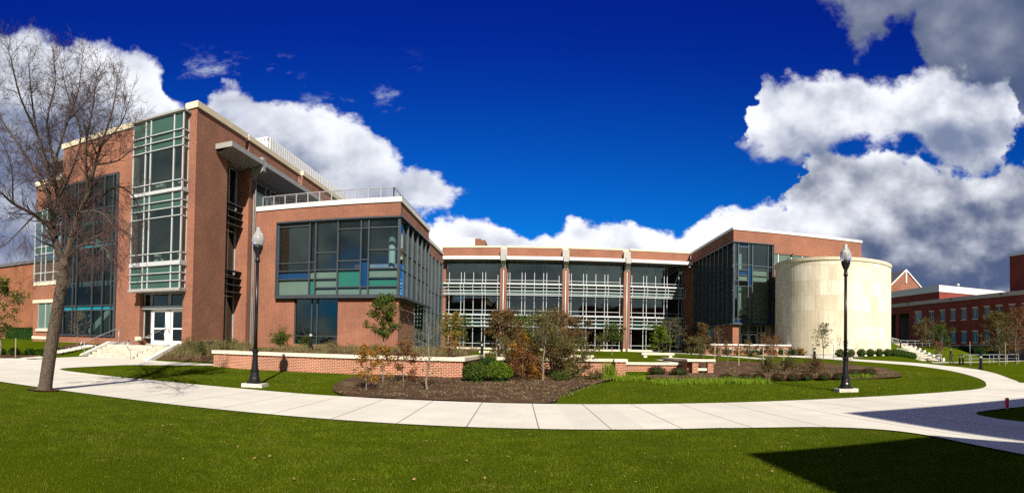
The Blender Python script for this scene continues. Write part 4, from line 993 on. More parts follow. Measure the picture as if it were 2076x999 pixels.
m = MB(); m.box(7.5, 7.98, 25.98, 26.2, .55, .66); obj('seat_slab', m, M['limestone'], bw_)
for nm, (x0, x1, y0, y1, zt), lb in (('stone_bench', (2.0, 3.6, 36, 36.6, 1.12), 'pale stone bench nearest the courtyard lawn'), ('stone_bench', (-1.5, 1.0, 33, 33.6, 1.1), 'long pale stone bench half hidden by shrubs'), ('stone_bench', (-4.3, -2.4, 42, 42.6, 1.25), 'pale stone bench in front of the left courtyard bay'), ('stone_bench', (7.4, 9.8, 40, 40.6, 1.3), 'dark topped stone bench right of the courtyard lawn')):
    m = MB(); m.box(x0, x1, y0, y1, zt-.15, zt); m.box(x0+.15, x0+.4, y0+.05, y1-.05, .5, zt-.15); m.box(x1-.4, x1-.15, y0+.05, y1-.05, .5, zt-.15)
    single(nm, m, M['limestone'], lb, 'bench', ((x0+x1)/2, y0, .7))
# courtyard fence of thin bars behind planter
m = MB()
for k in range(24): m.box(-6.0+.22*k, -5.96+.22*k, 56.0, 56.04, 1.1, 2.1)
m.box(-6.0, -.85, 55.99, 56.05, 2.06, 2.12)
single('metal_fence', m, M['black'], 'thin black bar fence in front of the first courtyard bay', 'fence', (-3.4, 56, 1.1))

# sign wall
sgw = thing('sign_wall', 'brick sign wall with white capital letters before the right entrance', 'sign', (20.5, 52, 1.1))
m = MB(); m.box(15.7, 25.35, 52.0, 52.4, .6, 2.02); obj('brickwork', m, M['brick_planter'], sgw)
m = MB(); m.box(15.6, 25.45, 51.9, 52.5, 2.02, 2.16); obj('stone_cap', m, M['white_coping'], sgw)
fc = bpy.data.curves.new('letters', 'FONT'); fc.body = 'COMMUNICATIONS AND INFORMATION SCIENCES'; fc.size = 0.30; fc.extrude = 0.015; fc.offset = 0.004
fo = bpy.data.objects.new('tmp_letters', fc); scene.collection.objects.link(fo)
bpy.context.view_layer.update()
me = bpy.data.meshes.new_from_object(fo.evaluated_get(bpy.context.evaluated_depsgraph_get()))
bpy.data.objects.remove(fo)
vx_ = [v.co.x for v in me.vertices]; sc_ = 7.0/(max(vx_)-min(vx_))
for v in me.vertices: v.co = Vector(((v.co.x-min(vx_))*sc_+17.45-20.5, -v.co.z-0.03, v.co.y*1.15+1.50-1.1))
me.materials.append(M['white_paint'])
lo = bpy.data.objects.new('lettering', me); link(lo, sgw)

# entrance steps
st = thing('entrance_steps', 'pale concrete steps leading up to the left entrance doors', 'steps', (-21.6, 24, .3))
m = MB()
n = 5
for i in range(n): m.box(-24.2, -19.25, 24.0+.42*i, 28.25, .2 if i == 0 else .36+.155*(i), .36+.155*(i+1)+.005) if False else m.box(-24.2, -19.25, 24.0+.42*i, 24.0+.42*(i+1) if i < n-1 else 28.24, .1, .38+.152*(i+1))
obj('tread', m, M['steps'], st)
for xx in (-24.45, -19.25):
    m = MB()
    x0, x1 = xx, xx+.25
    pr = [(23.4, .15), (28.0, .15), (28.0, 1.32), (26.1, 1.32), (23.4, .42)]
    nn = len(m.v); m.v += [(x0, y, z) for y, z in pr] + [(x1, y, z) for y, z in pr]
    m.f += [tuple(range(nn, nn+5)), tuple(range(nn+9, nn+4, -1))] + [(nn+i, nn+(i+1) % 5, nn+5+(i+1) % 5, nn+5+i) for i in range(5)]
    obj('cheek_wall', m, M['white_coping'], st)
for x, lb in ((-23.9, 'steel handrail on the left of the entrance steps'), (-20.3, 'steel handrail nearer the entrance doors on the steps')):
    m = MB()
    m.tube([(x, 23.3, .95), (x, 23.2, 1.15), (x, 23.4, 1.32), (x, 24.0, 1.4), (x, 26.3, 2.12), (x, 26.9, 2.12), (x, 26.95, 1.9)], .024, 6)
    m.tube([(x, 23.5, .38), (x, 23.5, 1.32)], .022, 6); m.tube([(x, 26.5, 1.1), (x, 26.5, 2.12)], .022, 6); m.tube([(x, 23.3, .95), (x, 23.5, .9)], .02, 6)
    single('handrail', m, M['steel'], lb, 'handrail', (x, 23.5, .38), smooth=True)
# cobbles beside the steps
rnd = random.Random(3); m = MB()
for k in range(420):
    x = -24.6-rnd.random()*.9; y = 22.2+rnd.random()*3.6; x -= (y-22.2)*.12; z = H(x, y)+.03; r = rnd.uniform(.04, .09)
    m.lathe(x, y, [(z-.02, r*.7), (z+r*.3, r), (z+r*.65, r*.6)], 6)
o = obj('cobbles', m, M['concrete_old'], kind='stuff', label='pale cobble strip beside the entrance steps')
m = MB(); m.box(-18.0, -16.9, 26.6, 26.65, 1.0, 1.45); m.box(-18.0, -16.9, 26.9, 26.95, 1.0, 1.45); m.box(-18.0, -17.95, 26.65, 26.9, 1.0, 1.45); m.box(-16.95, -16.9, 26.65, 26.9, 1.0, 1.45); m.box(-17.95, -16.95, 26.65, 26.9, 1.0, 1.35)
single('planter_tub', m, M['black'], 'small black planter tub by the fin wall', 'planter', (-17.45, 26.6, 1.1))

# ------------------------------------------------------------------ lamps
def lamp_post(loc, label, rz=0):
    t = thing('street_lamp', label, 'street lamp', loc, 'black lamp posts with clear acorn globes')
    ox, oy, oz = loc
    m = MB(); m.obox((ox+.02, oy), (math.cos(rz), math.sin(rz)), (-math.sin(rz), math.cos(rz)), .36, .30, oz-.1, oz+.12); obj('footing', m, M['concrete_old'], t)
    m = MB(); z = oz+.12
    m.box(ox-.2, ox+.2, oy-.2, oy+.2, z, z+.07)
    m.lathe(ox, oy, [(z+.07, .19), (z+.16, .18), (z+.2, .165), (z+.36, .14), (z+.42, .15), (z+.46, .12), (z+.75, .095), (z+1.0, .088), (z+1.04, .11), (z+1.09, .11), (z+1.13, .08)], 16)
    obj('base', m, M['black'], t, smooth=False)
    m = MB(); m.lathe(ox, oy, [(z+1.13, .065), (z+4.0, .055)], 14); obj('pole', m, M['black'], t, smooth=True)
    m = MB(); m.lathe(ox, oy, [(z+4.0, .075), (z+4.05, .085), (z+4.1, .07), (z+4.22, .06), (z+4.28, .10), (z+4.42, .155), (z+4.50, .175), (z+4.53, .165)], 16); obj('fitter', m, M['black'], t, smooth=True)
    m = MB(); m.lathe(ox, oy, [(z+4.53, .15), (z+4.60, .19), (z+4.72, .215), (z+4.83, .20), (z+4.92, .155), (z+5.0, .10), (z+5.06, .075), (z+5.13, .07), (z+5.17, .03)], 20)
    gl = bpy.data.materials.get('acorn_glass')
    if not gl:
        gl, N, b = newmat('acorn_glass'); b.inputs['Base Color'].default_value = (.9, .92, .95, 1); b.inputs['Roughness'].default_value = .12; b.inputs['Transmission Weight'].default_value = .75; b.inputs['IOR'].default_value = 1.25
    obj('globe', m, gl, t, smooth=True)
    m = MB(); m.lathe(ox, oy, [(z+4.55, .05), (z+4.82, .05), (z+4.86, .02)], 10); obj('bulb', m, M['white_paint'], t, smooth=True)
    return t
lamp_post((-8.93, 16.58, 0.03), 'black lamp post on the grass in front of the long planter wall', .1)
lamp_post((10.45, 17.45, 0.07), 'black lamp post rising in front of the round stone rotunda', -.15)

# ------------------------------------------------------------------ bollards
def bollard_mesh(t, s=1.0):
    m = MB(); m.lathe(0, 0, [(0, .15*s), (.1, .15*s), (.13, .11*s), (.72*s, .10*s)], 14); obj('shaft', m, M['black'], t, smooth=False)
    m = MB(); m.lathe(0, 0, [(.72*s, .085*s), (.86*s, .085*s)], 14); obj('lens', m, M['alu'], t)
    m = MB(); m.lathe(0, 0, [(.86*s, .12*s), (.93*s, .11*s), (.97*s, .06*s)], 14); obj('cap', m, M['black'], t)
b0 = thing('bollard_light', 'black bollard light in the planting below the corner box window', 'bollard', (0, 0, 0), 'black bollard lights')
ORG[b0.name] = (0, 0, 0); bollard_mesh(b0, 1.0)
b0.location = (-12.3, 29.3, 1.2)
for (x, y, z, lb) in ((-3.9, 40.0, .9, 'black bollard light behind the planter wall corner'), (-2.9, 42.0, .95, 'shorter black bollard light just right of the one behind the planter'),
                   (22.0, 36.5, H(22.0, 36.5), 'black bollard light on the grass before the rotunda hedge'), (20.3, 38.5, H(20.3, 38.5), 'black bollard light just left of the right lamp post'),
                   (38.5, 42.2, H(38.5, 42.2), 'black bollard light standing right of the walking person'), (24.95, 25.4, H(24.95, 25.4), 'nearest black bollard light beside the curving path'),
                   (40.7, 44.1, H(40.7, 44.1), 'black bollard light closest to the ramp railing'), (46.5, 63.0, H(46.5, 63), 'small black bollard light by the far steps')):
    clone(b0, (x, y, z), lb)
# pink marker post on the shaded lawn island
m = MB(); m.lathe(10.74, 9.98, [(0.0, .012), (.08, .012)], 8)
pk = thing('marker_post', 'bright pink marker standing on the small shaded grass island', 'marker', (10.74, 9.98, 0))
obj('stake', m, M['wood'], pk)
m = MB(); m.lathe(10.74, 9.98, [(.06, .04), (.08, .05), (.22, .05), (.25, .055), (.30, .05), (.31, .02)], 12); obj('cap', m, M['pink'], pk, smooth=True)

# ------------------------------------------------------------------ ramps, railings and steps at the right
def rail_run(pts, label, h=.95, name='ramp_railing'):
    m = MB(); top = [(x, y, H(x, y)+h) for x, y in pts]; mid = [(x, y, H(x, y)+h*.55) for x, y in pts]
    m.tube(top, .035, 6); m.tube(mid, .022, 5)
    for (x, y) in pts: m.tube([(x, y, H(x, y)-.05), (x, y, H(x, y)+h)], .03, 5)
    x, y = pts[0]; single(name, m, M['white_alu'], label, 'railing', (x, y, H(x, y)))
def seg(a, b, n): return [(a[0]+(b[0]-a[0])*i/n, a[1]+(b[1]-a[1])*i/n) for i in range(n+1)]
rail_run(seg((39.0, 53.5), (44.5, 52.0), 5), 'white ramp railing behind the walking person')
rail_run(seg((41.4, 44.9), (44.2, 41.0), 5), 'white railing nearest the curving path at the right')
rail_run(seg((44.8, 47.5), (48.0, 42.8), 4), 'white railing beside the young brown tree')
rail_run(seg((51.0, 73.0), (57.0, 69.5), 6), 'white railing on top of the grassy rise', .9)
rail_run(seg((47.0, 70.0), (50.5, 69.0), 4), 'short white railing near the pink tree', .9)
fs = thing('garden_steps', 'pale steps climbing the grassy rise behind the hedge', 'steps', (47.5, 58, 0))
m = MB()
for i in range(10):
    y = 57.5+.85*i; z = H(47.5, y+.5); m.box(44.6, 49.0, y, y+.85, z-.35, z+.06)
obj('tread', m, M['steps'], fs)
m = MB(); [m.box(49.0, 49.35, 57.0+k_, 58.0+k_, -.1, H(49, 57.5+k_)+.34) for k_ in range(9)]; obj('cheek_wall', m, M['white_coping'], fs)
drape('ramp', [(38.5, 49.4), (46, 50.6), (46, 53.4), (39.5, 52.8)], M['walk2'], 0.05, 'pale concrete ramp apron behind the person')

# ------------------------------------------------------------------ vegetation helpers
def leaf_cloud(mb, centers, rng, size, n, spread):
    for _ in range(n):
        c = rng.choice(centers)
        p = Vector(c) + Vector((rng.gauss(0, spread), rng.gauss(0, spread), rng.gauss(0, spread*.8)))
        s = size*rng.uniform(.6, 1.3)
        a = Vector((rng.uniform(-1, 1), rng.uniform(-1, 1), rng.uniform(-.7, .7))).normalized()
        b = a.cross(Vector((rng.uniform(-1, 1), rng.uniform(-1, 1), rng.uniform(-1, 1)))).normalized()
        mb.quad(p-a*s, p+b*s*.55, p+a*s, p-b*s*.55)
def grow(mb, p, d, length, r, depth, rng, tips, up=.15, kids=(3, 5), n=5, ratio=.62, wob=.18, ang=(.5, 1.0), minr=.003):
    seg_ = 5; pts = [Vector(p)]; d = Vector(d).normalized(); step = length/seg_
    dirs = []
    for i in range(seg_):
        d = (d + Vector((rng.gauss(0, wob), rng.gauss(0, wob), rng.gauss(0, wob)+up*.5))*.5).normalized()
        pts.append(pts[-1]+d*step); dirs.append(d.copy())
    rad = [max(minr, r*(1-.72*i/seg_)) for i in range(seg_+1)]
    mb.tube(pts, rad, n if depth > 1 else 3, cap=False)
    if depth <= 0:
        tips += pts[2:]; return
    tips.append(pts[-1])
    for k in range(rng.randint(*kids)):
        i = rng.randint(1, seg_); t = dirs[min(i, seg_-1)]
        q = t.orthogonal().normalized(); q.rotate(Matrix.Rotation(rng.uniform(0, 2*math.pi), 3, t))
        a = rng.uniform(*ang)
        nd = t*math.cos(a)+q*math.sin(a)
        grow(mb, pts[i], nd, length*ratio*rng.uniform(.7, 1.15), rad[i]*.62, depth-1, rng, tips, up, kids, n, ratio, wob, ang, minr)
def young_tree(x, y, z, h, w_, leafm, label, seed, leaves=700, size=.05, trunk_r=None, bare=.35, cat='tree', name='young_tree', barkm=None, conifer=False, group=None, stakes=0, density_top=1.0, lean=0.0):
    rng = random.Random(seed); t = thing(name, label, cat, (x, y, z), group)
    tr = trunk_r or max(.02, h*.012); mb = MB(); tips = []
    top = Vector((x+lean*h, y, z+h)); pts = [Vector((x, y, z-.05))]
    for i in range(1, 7): pts.append(Vector((x+lean*h*i/6+rng.gauss(0, .012*h), y+rng.gauss(0, .012*h), z+h*i/6.3)))
    mb.tube(pts, [tr*(1.25-1.05*i/6) for i in range(7)], 8, cap=False)
    nb = max(10, int(h*7))
    for k in range(nb):
        f = bare + (1-bare)*(k+.5)/nb*.97; i = min(5, int(f*6)); p = pts[i].lerp(pts[i+1], f*6-i)
        th = k*2.4+rng.uniform(-.4, .4)
        if conifer: prof = (1-((f-bare)/(1-bare)))**.8
        else: q = (f-bare)/(1-bare); prof = math.sin(math.pi*min(1, .18+q*.80))**.7
        L = max(.12*w_, w_*.55*prof)*rng.uniform(.7, 1.15)
        grow(mb, p, (math.cos(th), math.sin(th), rng.uniform(.25, .8) if not conifer else .12), L, tr*.38*(1.1-f*.5), 2, rng, tips, .15 if not conifer else 0, (2, 4), 4, .58, .2, (.4, .9), .0028)
    obj('trunk', mb, barkm or M['bark_pale'], t, smooth=True)
    if leaves:
        lm = MB(); leaf_cloud(lm, [tuple(p) for p in tips], rng, size, leaves, .05*w_+.02); obj('crown', lm, leafm, t)
    return t
def shrub(x, y, z, h, w_, leafm, label, seed, leaves=900, size=.04, name='shrub', cat='shrub', group=None, stem=True):
    rng = random.Random(seed); t = thing(name, label, cat, (x, y, z), group)
    mb = MB(); tips = []
    for k in range(11 if stem else 6):
        th = k*2.4; sp = rng.uniform(.15, .75)
        grow(mb, (x+.03*math.cos(th), y+.03*math.sin(th), z-.03), (math.cos(th)*sp*w_/h, math.sin(th)*sp*w_/h, 1), h*rng.uniform(.55, .85), .012*h+.004, 2, rng, tips, .1, (3, 4), 4, .5, .2, (.4, .9), .0028)
    obj('stem', mb, M['twig'], t, smooth=True)
    lm = MB(); pts_ = [tuple(p) for p in tips]
    for _ in range(60):
        a = rng.uniform(0, 6.28); rr = w_*.46*rng.random()**.5; zz = rng.uniform(.12, .92)*h; rr *= math.sin(math.pi*min(1, .25+zz/h*.72))**.6; pts_.append((x+rr*math.cos(a), y+rr*math.sin(a), z+zz))
    leaf_cloud(lm, pts_, rng, size, leaves, .06*w_+.01); obj('foliage', lm, leafm, t)
    return t
def box_shrub(x, y, z, h, w_, leafm, label, seed, n=1400, size=.035, group=None, name='clipped_shrub', wy_=None):
    rng = random.Random(seed); lm = MB(); wy_ = wy_ or w_
    for _ in range(n):
        a, b = rng.uniform(0, 6.283), rng.uniform(-.35, 1)
        cb = math.sqrt(max(0, 1-b*b)); r_ = 1-.28*rng.random()**2 + .12*mnoise.noise(Vector((a*2, b*3, seed)))
        p = Vector((x+w_/2*cb*math.cos(a)*r_, y+wy_/2*cb*math.sin(a)*r_, z+h*.42+h*.55*b*r_))
        s = size*rng.uniform(.6, 1.3); u = Vector((rng.uniform(-1, 1), rng.uniform(-1, 1), rng.uniform(-1, 1))).normalized(); v = u.cross(Vector((rng.uniform(-1, 1), rng.uniform(-1, 1), rng.uniform(-1, 1)))).normalized()
        lm.quad(p-u*s, p+v*s*.6, p+u*s, p-v*s*.6)
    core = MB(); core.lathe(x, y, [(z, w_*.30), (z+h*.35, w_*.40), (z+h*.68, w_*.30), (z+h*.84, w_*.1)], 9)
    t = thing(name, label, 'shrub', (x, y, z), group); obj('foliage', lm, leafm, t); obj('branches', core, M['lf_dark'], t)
    return t
def tuft(m, x, y, z, h, n, rng, spread, width=.008, lean=.35):
    for _ in range(n):
        a = rng.uniform(0, 6.283); r_ = spread*rng.random()**.5; bx, by = x+r_*math.cos(a), y+r_*math.sin(a)
        hh = h*rng.uniform(.55, 1.1); lx, ly = rng.gauss(0, lean)*hh, rng.gauss(0, lean)*hh; wa = rng.uniform(0, 3.14); wx, wy__ = math.cos(wa)*width, math.sin(wa)*width
        p1 = (bx+lx*.35, by+ly*.35, z+hh*.6); m.quad((bx-wx, by-wy__, z-.01), (bx+wx, by+wy__, z-.01), (p1[0]+wx*.8, p1[1]+wy__*.8, p1[2]), (p1[0]-wx*.8, p1[1]-wy__*.8, p1[2]))
        m.quad((p1[0]-wx*.8, p1[1]-wy__*.8, p1[2]), (p1[0]+wx*.8, p1[1]+wy__*.8, p1[2]), (bx+lx, by+ly, z+hh*.93))
def stake(x, y, z, h, label):
    m = MB(); m.box(x-.022, x+.022, y-.022, y+.022, z-.05, z+h); single('wooden_stake', m, M['wood'], label, 'stake', (x, y, z))

# ------------------------------------------------------------------ the big bare tree
rng = random.Random(11)
bt_ = thing('bare_tree', 'large leafless tree with a leaning trunk beside the sidewalk', 'tree', (-12.01, 10.31, 0))
az0 = math.atan2(-12.01, 10.31); rt = Vector((math.cos(az0), -math.sin(az0), 0)); fw = Vector((math.sin(az0), math.cos(az0), 0)); S = 15.83/1157
def tp(px, py, dep=0.0): return Vector((-12.01, 10.31, 0)) + rt*((px-90)*S*(1+dep/15.8)) + fw*dep + Vector((0, 0, 1.5+(683-py)*S*(1+dep/15.8)))
limbs = [
 ([(90,794,0),(92,780,0),(97,735,0),(103,690,0),(110,640,0),(117,590,0),(122,552,0),(124,532,0)], .30, .155),
 ([(124,535,0),(108,502,.05),(98,468,.1),(97,436,.1),(85,391,.1),(90,359,.15),(62,276,.2),(46,190,.3),(40,130,.3)], .135, .012),
 ([(97,465,.1),(60,437,-.2),(15,414,-.5),(-12,391,-.8),(-52,375,-1.0)], .07, .012),
 ([(96,452,.1),(107,404,.3),(97,340,.5),(122,244,.8),(141,185,.9),(148,115,1.0)], .085, .010),
 ([(124,540,0),(137,480,-.1),(150,430,-.2),(167,391,-.3),(180,330,-.5),(192,290,-.6),(213,215,-.8),(222,150,-.9)], .12, .010),
 ([(127,530,0),(160,492,-.4),(192,475,-.8),(232,458,-1.1),(258,478,-1.3),(272,522,-1.4)], .06, .009),
 ([(150,432,-.2),(190,400,.3),(228,372,.7),(262,392,1.0),(282,440,1.1)], .05, .008),
 ([(85,395,.1),(55,340,.5),(20,290,.9),(-20,230,1.1),(-40,150,1.2)], .055, .009),
 ([(100,345,.5),(80,250,.9),(95,170,1.3),(88,110,1.4)], .05, .008),
 ([(167,391,-.3),(160,300,-.8),(172,210,-1.1),(180,135,-1.2)], .055, .008),
 ([(107,404,.3),(130,350,-.5),(150,270,-.9),(120,190,-1.2),(105,130,-1.2)], .045, .008),
 ([(62,276,.2),(25,200,-.3),(5,130,-.6),(-5,90,-.6)], .04, .008),
 ([(192,290,-.6),(230,245,-.4),(248,190,-.3)], .03, .007),
 ([(180,330,-.5),(225,320,-.9),(255,290,-1.1),(262,255,-1.1)], .035, .007),
 ([(60,437,-.2),(30,470,-.7),(0,500,-1.0),(-30,510,-1.2)], .03, .007),
 ([(122,244,.8),(160,200,1.3),(195,140,1.5)], .03, .007),
 ([(15,414,-.5),(10,340,-.9),(-15,280,-1.2)], .03, .007),
 ([(128,525,0),(150,500,-1.0),(176,490,-2.0),(205,500,-3.0),(228,530,-3.8)], .045, .007),
 ([(150,430,-.2),(175,425,-1.2),(200,430,-2.2),(222,455,-3.0)], .04, .007),
 ([(112,600,0),(135,560,-.5),(128,520,-.8),(150,470,-1.1),(195,430,-1.4),(240,440,-1.6)], .028, .006),
]
droop_ = lambda q: q in (5, 6, 14, 17, 18, 19)
tm = MB(); tips = []
twm = MB()
for li, (P_, r0, r1) in enumerate(limbs):
    pts = [tp(*q) for q in P_]
    # smooth
    sp = []
    for i in range(len(pts)-1):
        p0, p1, p2, p3 = pts[max(0, i-1)], pts[i], pts[i+1], pts[min(len(pts)-1, i+2)]
        for t in (0, .33, .66):
            sp.append(.5*((2*p1)+(p2-p0)*t+(2*p0-5*p1+4*p2-p3)*t*t+(3*p1-3*p2+p3-p0)*t**3))
    sp.append(pts[-1]); n_ = len(sp)
    rad = [r0+(r1-r0)*(i/(n_-1))**.75 for i in range(n_)]
    if li == 0:
        rad = [max(r1, .255 if i == 0 else .205-.05*i/n_) for i in range(n_)]; rad[0] = .30; rad[1] = .245; rad[2] = .22; rad[-1] = .15
    tm.tube(sp, rad, 12 if li == 0 else 8, cap=False)
    if li == 0: continue
    tot = sum((sp[i+1]-sp[i]).length for i in range(n_-1)); nb = int(tot*(6.0 if droop_(li) else 10.0))
    droop = li in (5, 6, 14, 17, 18, 19)
    for k in range(nb):
        f = .12+.88*(k+rng.random())/nb; i = min(n_-2, int(f*(n_-1))); p = sp[i].lerp(sp[i+1], f*(n_-1)-i); d = (sp[i+1]-sp[i]).normalized()
        q = d.orthogonal().normalized(); q.rotate(Matrix.Rotation(rng.uniform(0, 6.283), 3, d)); a = rng.uniform(.5, 1.1)
        L = rng.uniform(.45, 1.0)*(1.2-.55*f)
        grow(twm, p, d*math.cos(a)+q*math.sin(a), L, max(.007, rad[i]*.35), 3 if L > .75 else 2, rng, tips, -.5 if droop else .16, (3, 5), 4, .6, .26, (.4, 1.0), .0026)
    grow(twm, sp[-1], sp[-1]-sp[-2], .45, r1, 2, rng, tips, .1, (3, 5), 4, .6, .22, (.4, .9), .0032)
obj('trunk', tm, M['bark'], bt_, smooth=True)
obj('twigs', twm, M['twig'], bt_, smooth=True)

# ------------------------------------------------------------------ planting, left to right
def yt(x, y, h, w_, m_, lb, sd_, z=None, **k): return young_tree(x, y, H(x, y) if z is None else z, h, w_, M[m_], lb, sd_, **k)
def sh(x, y, h, w_, m_, lb, sd_, z=None, **k): return shrub(x, y, H(x, y) if z is None else z, h, w_, M[m_], lb, sd_, **k)
yt(-25.6, 18.6, 4.3, 2.0, 'lf_green', 'leafy green tree cut off by the left picture edge', 1, leaves=2600, size=.07, bare=.25, trunk_r=.05)
stake(-24.9, 19.2, H(-24.9, 19.2), 1.1, 'thin wooden stake at the left edge lawn')
yt(-26.4, 25.3, 2.2, 1.8, 'lf_yellow', 'small nearly bare sapling in front of the stair window', 2, leaves=260, size=.03, bare=.2)
g_h = 'dark clipped hedge shrubs at the far left'
hm = thing('hedge', 'dark green hedge beneath the orange brick building', 'hedge', (-43, 38, 1.0))
rng = random.Random(4); lm = MB()
for _ in range(9000):
    p = Vector((rng.uniform(-50, -33.5), 37.5+rng.choice((-.55, .55))*rng.random()**.3, 1.1+rng.uniform(0, 1.25)))
    if rng.random() < .35: p.z = 2.3+rng.gauss(0, .06); p.y = rng.uniform(36.9, 38.1)
    s = .07*rng.uniform(.6, 1.3); u = Vector((rng.uniform(-1, 1), rng.uniform(-1, 1), rng.uniform(-1, 1))).normalized(); v = u.cross(Vector((rng.random(), rng.random(), rng.random()))).normalized(); lm.quad(p-u*s, p+v*s*.6, p+u*s, p-v*s*.6)
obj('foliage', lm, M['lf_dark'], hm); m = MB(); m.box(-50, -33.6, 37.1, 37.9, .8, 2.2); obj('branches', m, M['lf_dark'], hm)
for i, (x, y, s_) in enumerate([(-26.3, 20.2, .5), (-25.6, 20.8, .42), (-24.9, 21.2, .35), (-27.2, 19.9, .45)]):
    box_shrub(x, y, H(x, y), s_, s_*1.5, M['lf_dark'], ['low dark shrub in the far left mulch strip, largest', 'low dark shrub second from the left in the mulch strip', 'smallest low dark shrub next to the left path', 'low dark shrub at the outer end of the mulch strip'][i], 40+i, 500, .03, 'low dark shrubs in the left mulch strip', 'low_shrub')
# ornamental grass beside the steps and along the block
rng = random.Random(8); m = MB()
for k in range(150):
    x = rng.uniform(-18.9, -14.5); y = rng.uniform(24.4, 27.5); tuft(m, x, y, H(x, y)+.02, rng.uniform(.35, .6), 16, rng, .16, .010)
for k in range(230):
    x = rng.uniform(-13.9, -3.5); y = rng.uniform(24.0, 33.6); tuft(m, x, y, .98+.42*max(0, y-23.5)/10.5, rng.uniform(.15, .38), 14, rng, .2, .010)
obj('ornamental_grass', m, M['lf_straw'], kind='stuff', label='straw coloured grasses along the left building')
for i, (x, y, h_, w_, mm, lb) in enumerate([(-17.9, 25.6, .7, .9, 'lf_olive', 'olive shrub nearest the steps in the sloping bed'), (-16.7, 25.0, .65, .8, 'lf_green', 'dark green shrub in the middle of the sloping bed'), (-15.4, 25.4, .7, .9, 'lf_olive', 'olive shrub at the planter end of the sloping bed'), (-16.0, 27.0, .6, .8, 'lf_green', 'green shrub close to the tall brick fin')]):
    sh(x, y, h_, w_, mm, lb, 60+i, leaves=500)
zb = lambda y: .98+.42*max(0, y-23.5)/10.5
shrub(-15.6, 32.3, zb(32.3)-.05, 1.0, 1.35, M['lf_green'], 'yellow green rounded shrub left of the dark ground window', 70, leaves=1500, size=.05)
shrub(-13.9, 32.4, zb(32.4)-.05, .65, .9, M['lf_green'], 'smaller green shrub under the dark ground window', 71, leaves=900, size=.045)
shrub(-11.8, 31.5, zb(31.5)-.05, .5, .7, M['lf_straw'], 'low straw coloured shrub by the bollard light', 72, leaves=500, size=.04)
young_tree(-7.6, 27.5, zb(27.5), 2.9, 1.45, M['lf_green'], 'green leafy sapling in front of the corner block', 73, leaves=4200, size=.055, bare=.16, density_top=1)
young_tree(-4.3, 28.0, zb(28), 2.0, 1.1, M['lf_yellow'], 'yellow leaved sapling behind the planter wall corner', 74, leaves=2000, size=.045, bare=.2)
shrub(-3.9, 25.2, zb(25.2), .9, .8, M['lf_orange'], 'orange tinged shrub behind the planter wall', 75, leaves=500, size=.04)
# bed in front of planter wall
yt(-5.2, 16.9, 1.35, .85, 'lf_orange', 'small green and orange sapling at the near end of the mulch bed', 80, leaves=1500, size=.036, bare=.1)
yt(-5.4, 19.6, 1.35, .7, 'lf_orange', 'slim orange sapling close to the planter wall', 81, leaves=1000, size=.036, bare=.12)
yt(-4.75, 19.9, 1.45, .95, 'lf_red', 'orange red sapling in front of the planter wall', 82, leaves=1700, size=.036, bare=.12)
yt(-3.43, 17.7, 2.15, 1.9, 'lf_olive', 'small nearly bare spreading tree before the planter wall corner', 83, leaves=600, size=.032, bare=.2, trunk_r=.035)
box_shrub(-2.25, 20.9, H(-2.25, 20.9), .78, 1.0, M['lf_green'], 'dense dark green rounded bush at the planter wall corner', 84, 2600, .035, None, 'evergreen_bush')
box_shrub(-1.45, 21.3, H(-1.45, 21.3), .80, 1.05, M['lf_lime'], 'yellow green rounded bush right of the dark bush', 85, 2600, .035, None, 'evergreen_bush')
box_shrub(-1.9, 22.4, H(-1.9, 22.4), .85, 1.1, M['lf_dark'], 'dark green bush behind the two rounded bushes', 86, 2200, .035, None, 'evergreen_bush')
yt(-1.6, 27.0, 2.75, 1.75, 'lf_brown', 'tall russet brown young tree with wide crown', 87, leaves=5200, size=.05, bare=.18)
stake(-1.9, 26.6, H(-1.9, 26.6), 1.1, 'pale stake beside the tall russet tree')
yt(-.9, 29.0, 2.6, 1.4, 'lf_green', 'green young tree just behind the tall russet tree', 88, leaves=3200, size=.05, bare=.2)
yt(-.25, 22.4, 1.5, 1.35, 'lf_orange', 'orange and red bushy sapling in the middle of the mulch bed', 89, leaves=4200, size=.038, bare=.06)
yt(-.55, 23.6, 1.35, 1.1, 'lf_brown', 'brown bushy sapling behind the orange and red one', 90, leaves=2800, size=.038, bare=.1)
yt(.22, 21.8, 2.55, 1.5, 'lf_olive', 'half bare tree with pale trunk in the mulch bed', 91, leaves=3000, size=.036, bare=.3, trunk_r=.035)
yt(.9, 25.8, 2.7, 1.5, 'lf_brown', 'brown young tree behind the short garden wall', 92, leaves=3400, size=.045, bare=.2)
yt(1.5, 23.0, 1.5, 1.6, 'lf_olive', 'wide olive brown bush before the short garden wall', 93, leaves=5200, size=.038, bare=.05)
yt(-.55, 21.6, 1.1, 1.0, 'lf_red', 'small red tipped shrub before the orange sapling', 210, leaves=1500, size=.034, bare=.04)
yt(1.0, 22.9, 1.25, 1.2, 'lf_brown', 'brown bushy sapling behind the half bare tree', 211, leaves=2200, size=.036, bare=.05)
yt(-1.3, 24.5, 1.5, 1.3, 'lf_olive', 'olive bushy sapling between the tall russet tree and the wall', 212, leaves=2200, size=.038, bare=.05)
yt(.3, 26.5, 2.9, 1.7, 'lf_olive', 'tall olive young tree behind the half bare tree', 213, leaves=2400, size=.042, bare=.15)
yt(1.9, 29.6, 2.6, 1.4, 'lf_brown', 'brown young tree before the second column', 94, leaves=3000, size=.045, bare=.2)
sh(.9, 21.9, .42, .95, 'lf_green', 'low green bush at the foot of the half bare tree', 95, leaves=900, size=.035)
sh(2.3, 22.4, .4, .9, 'lf_olive', 'low olive bush at the edge of the lawn', 96, leaves=700, size=.035)
yt(6.1, 46.5, 2.5, 1.8, 'lf_green', 'green sapling on the courtyard lawn', 97, leaves=1800, size=.07, bare=.25)
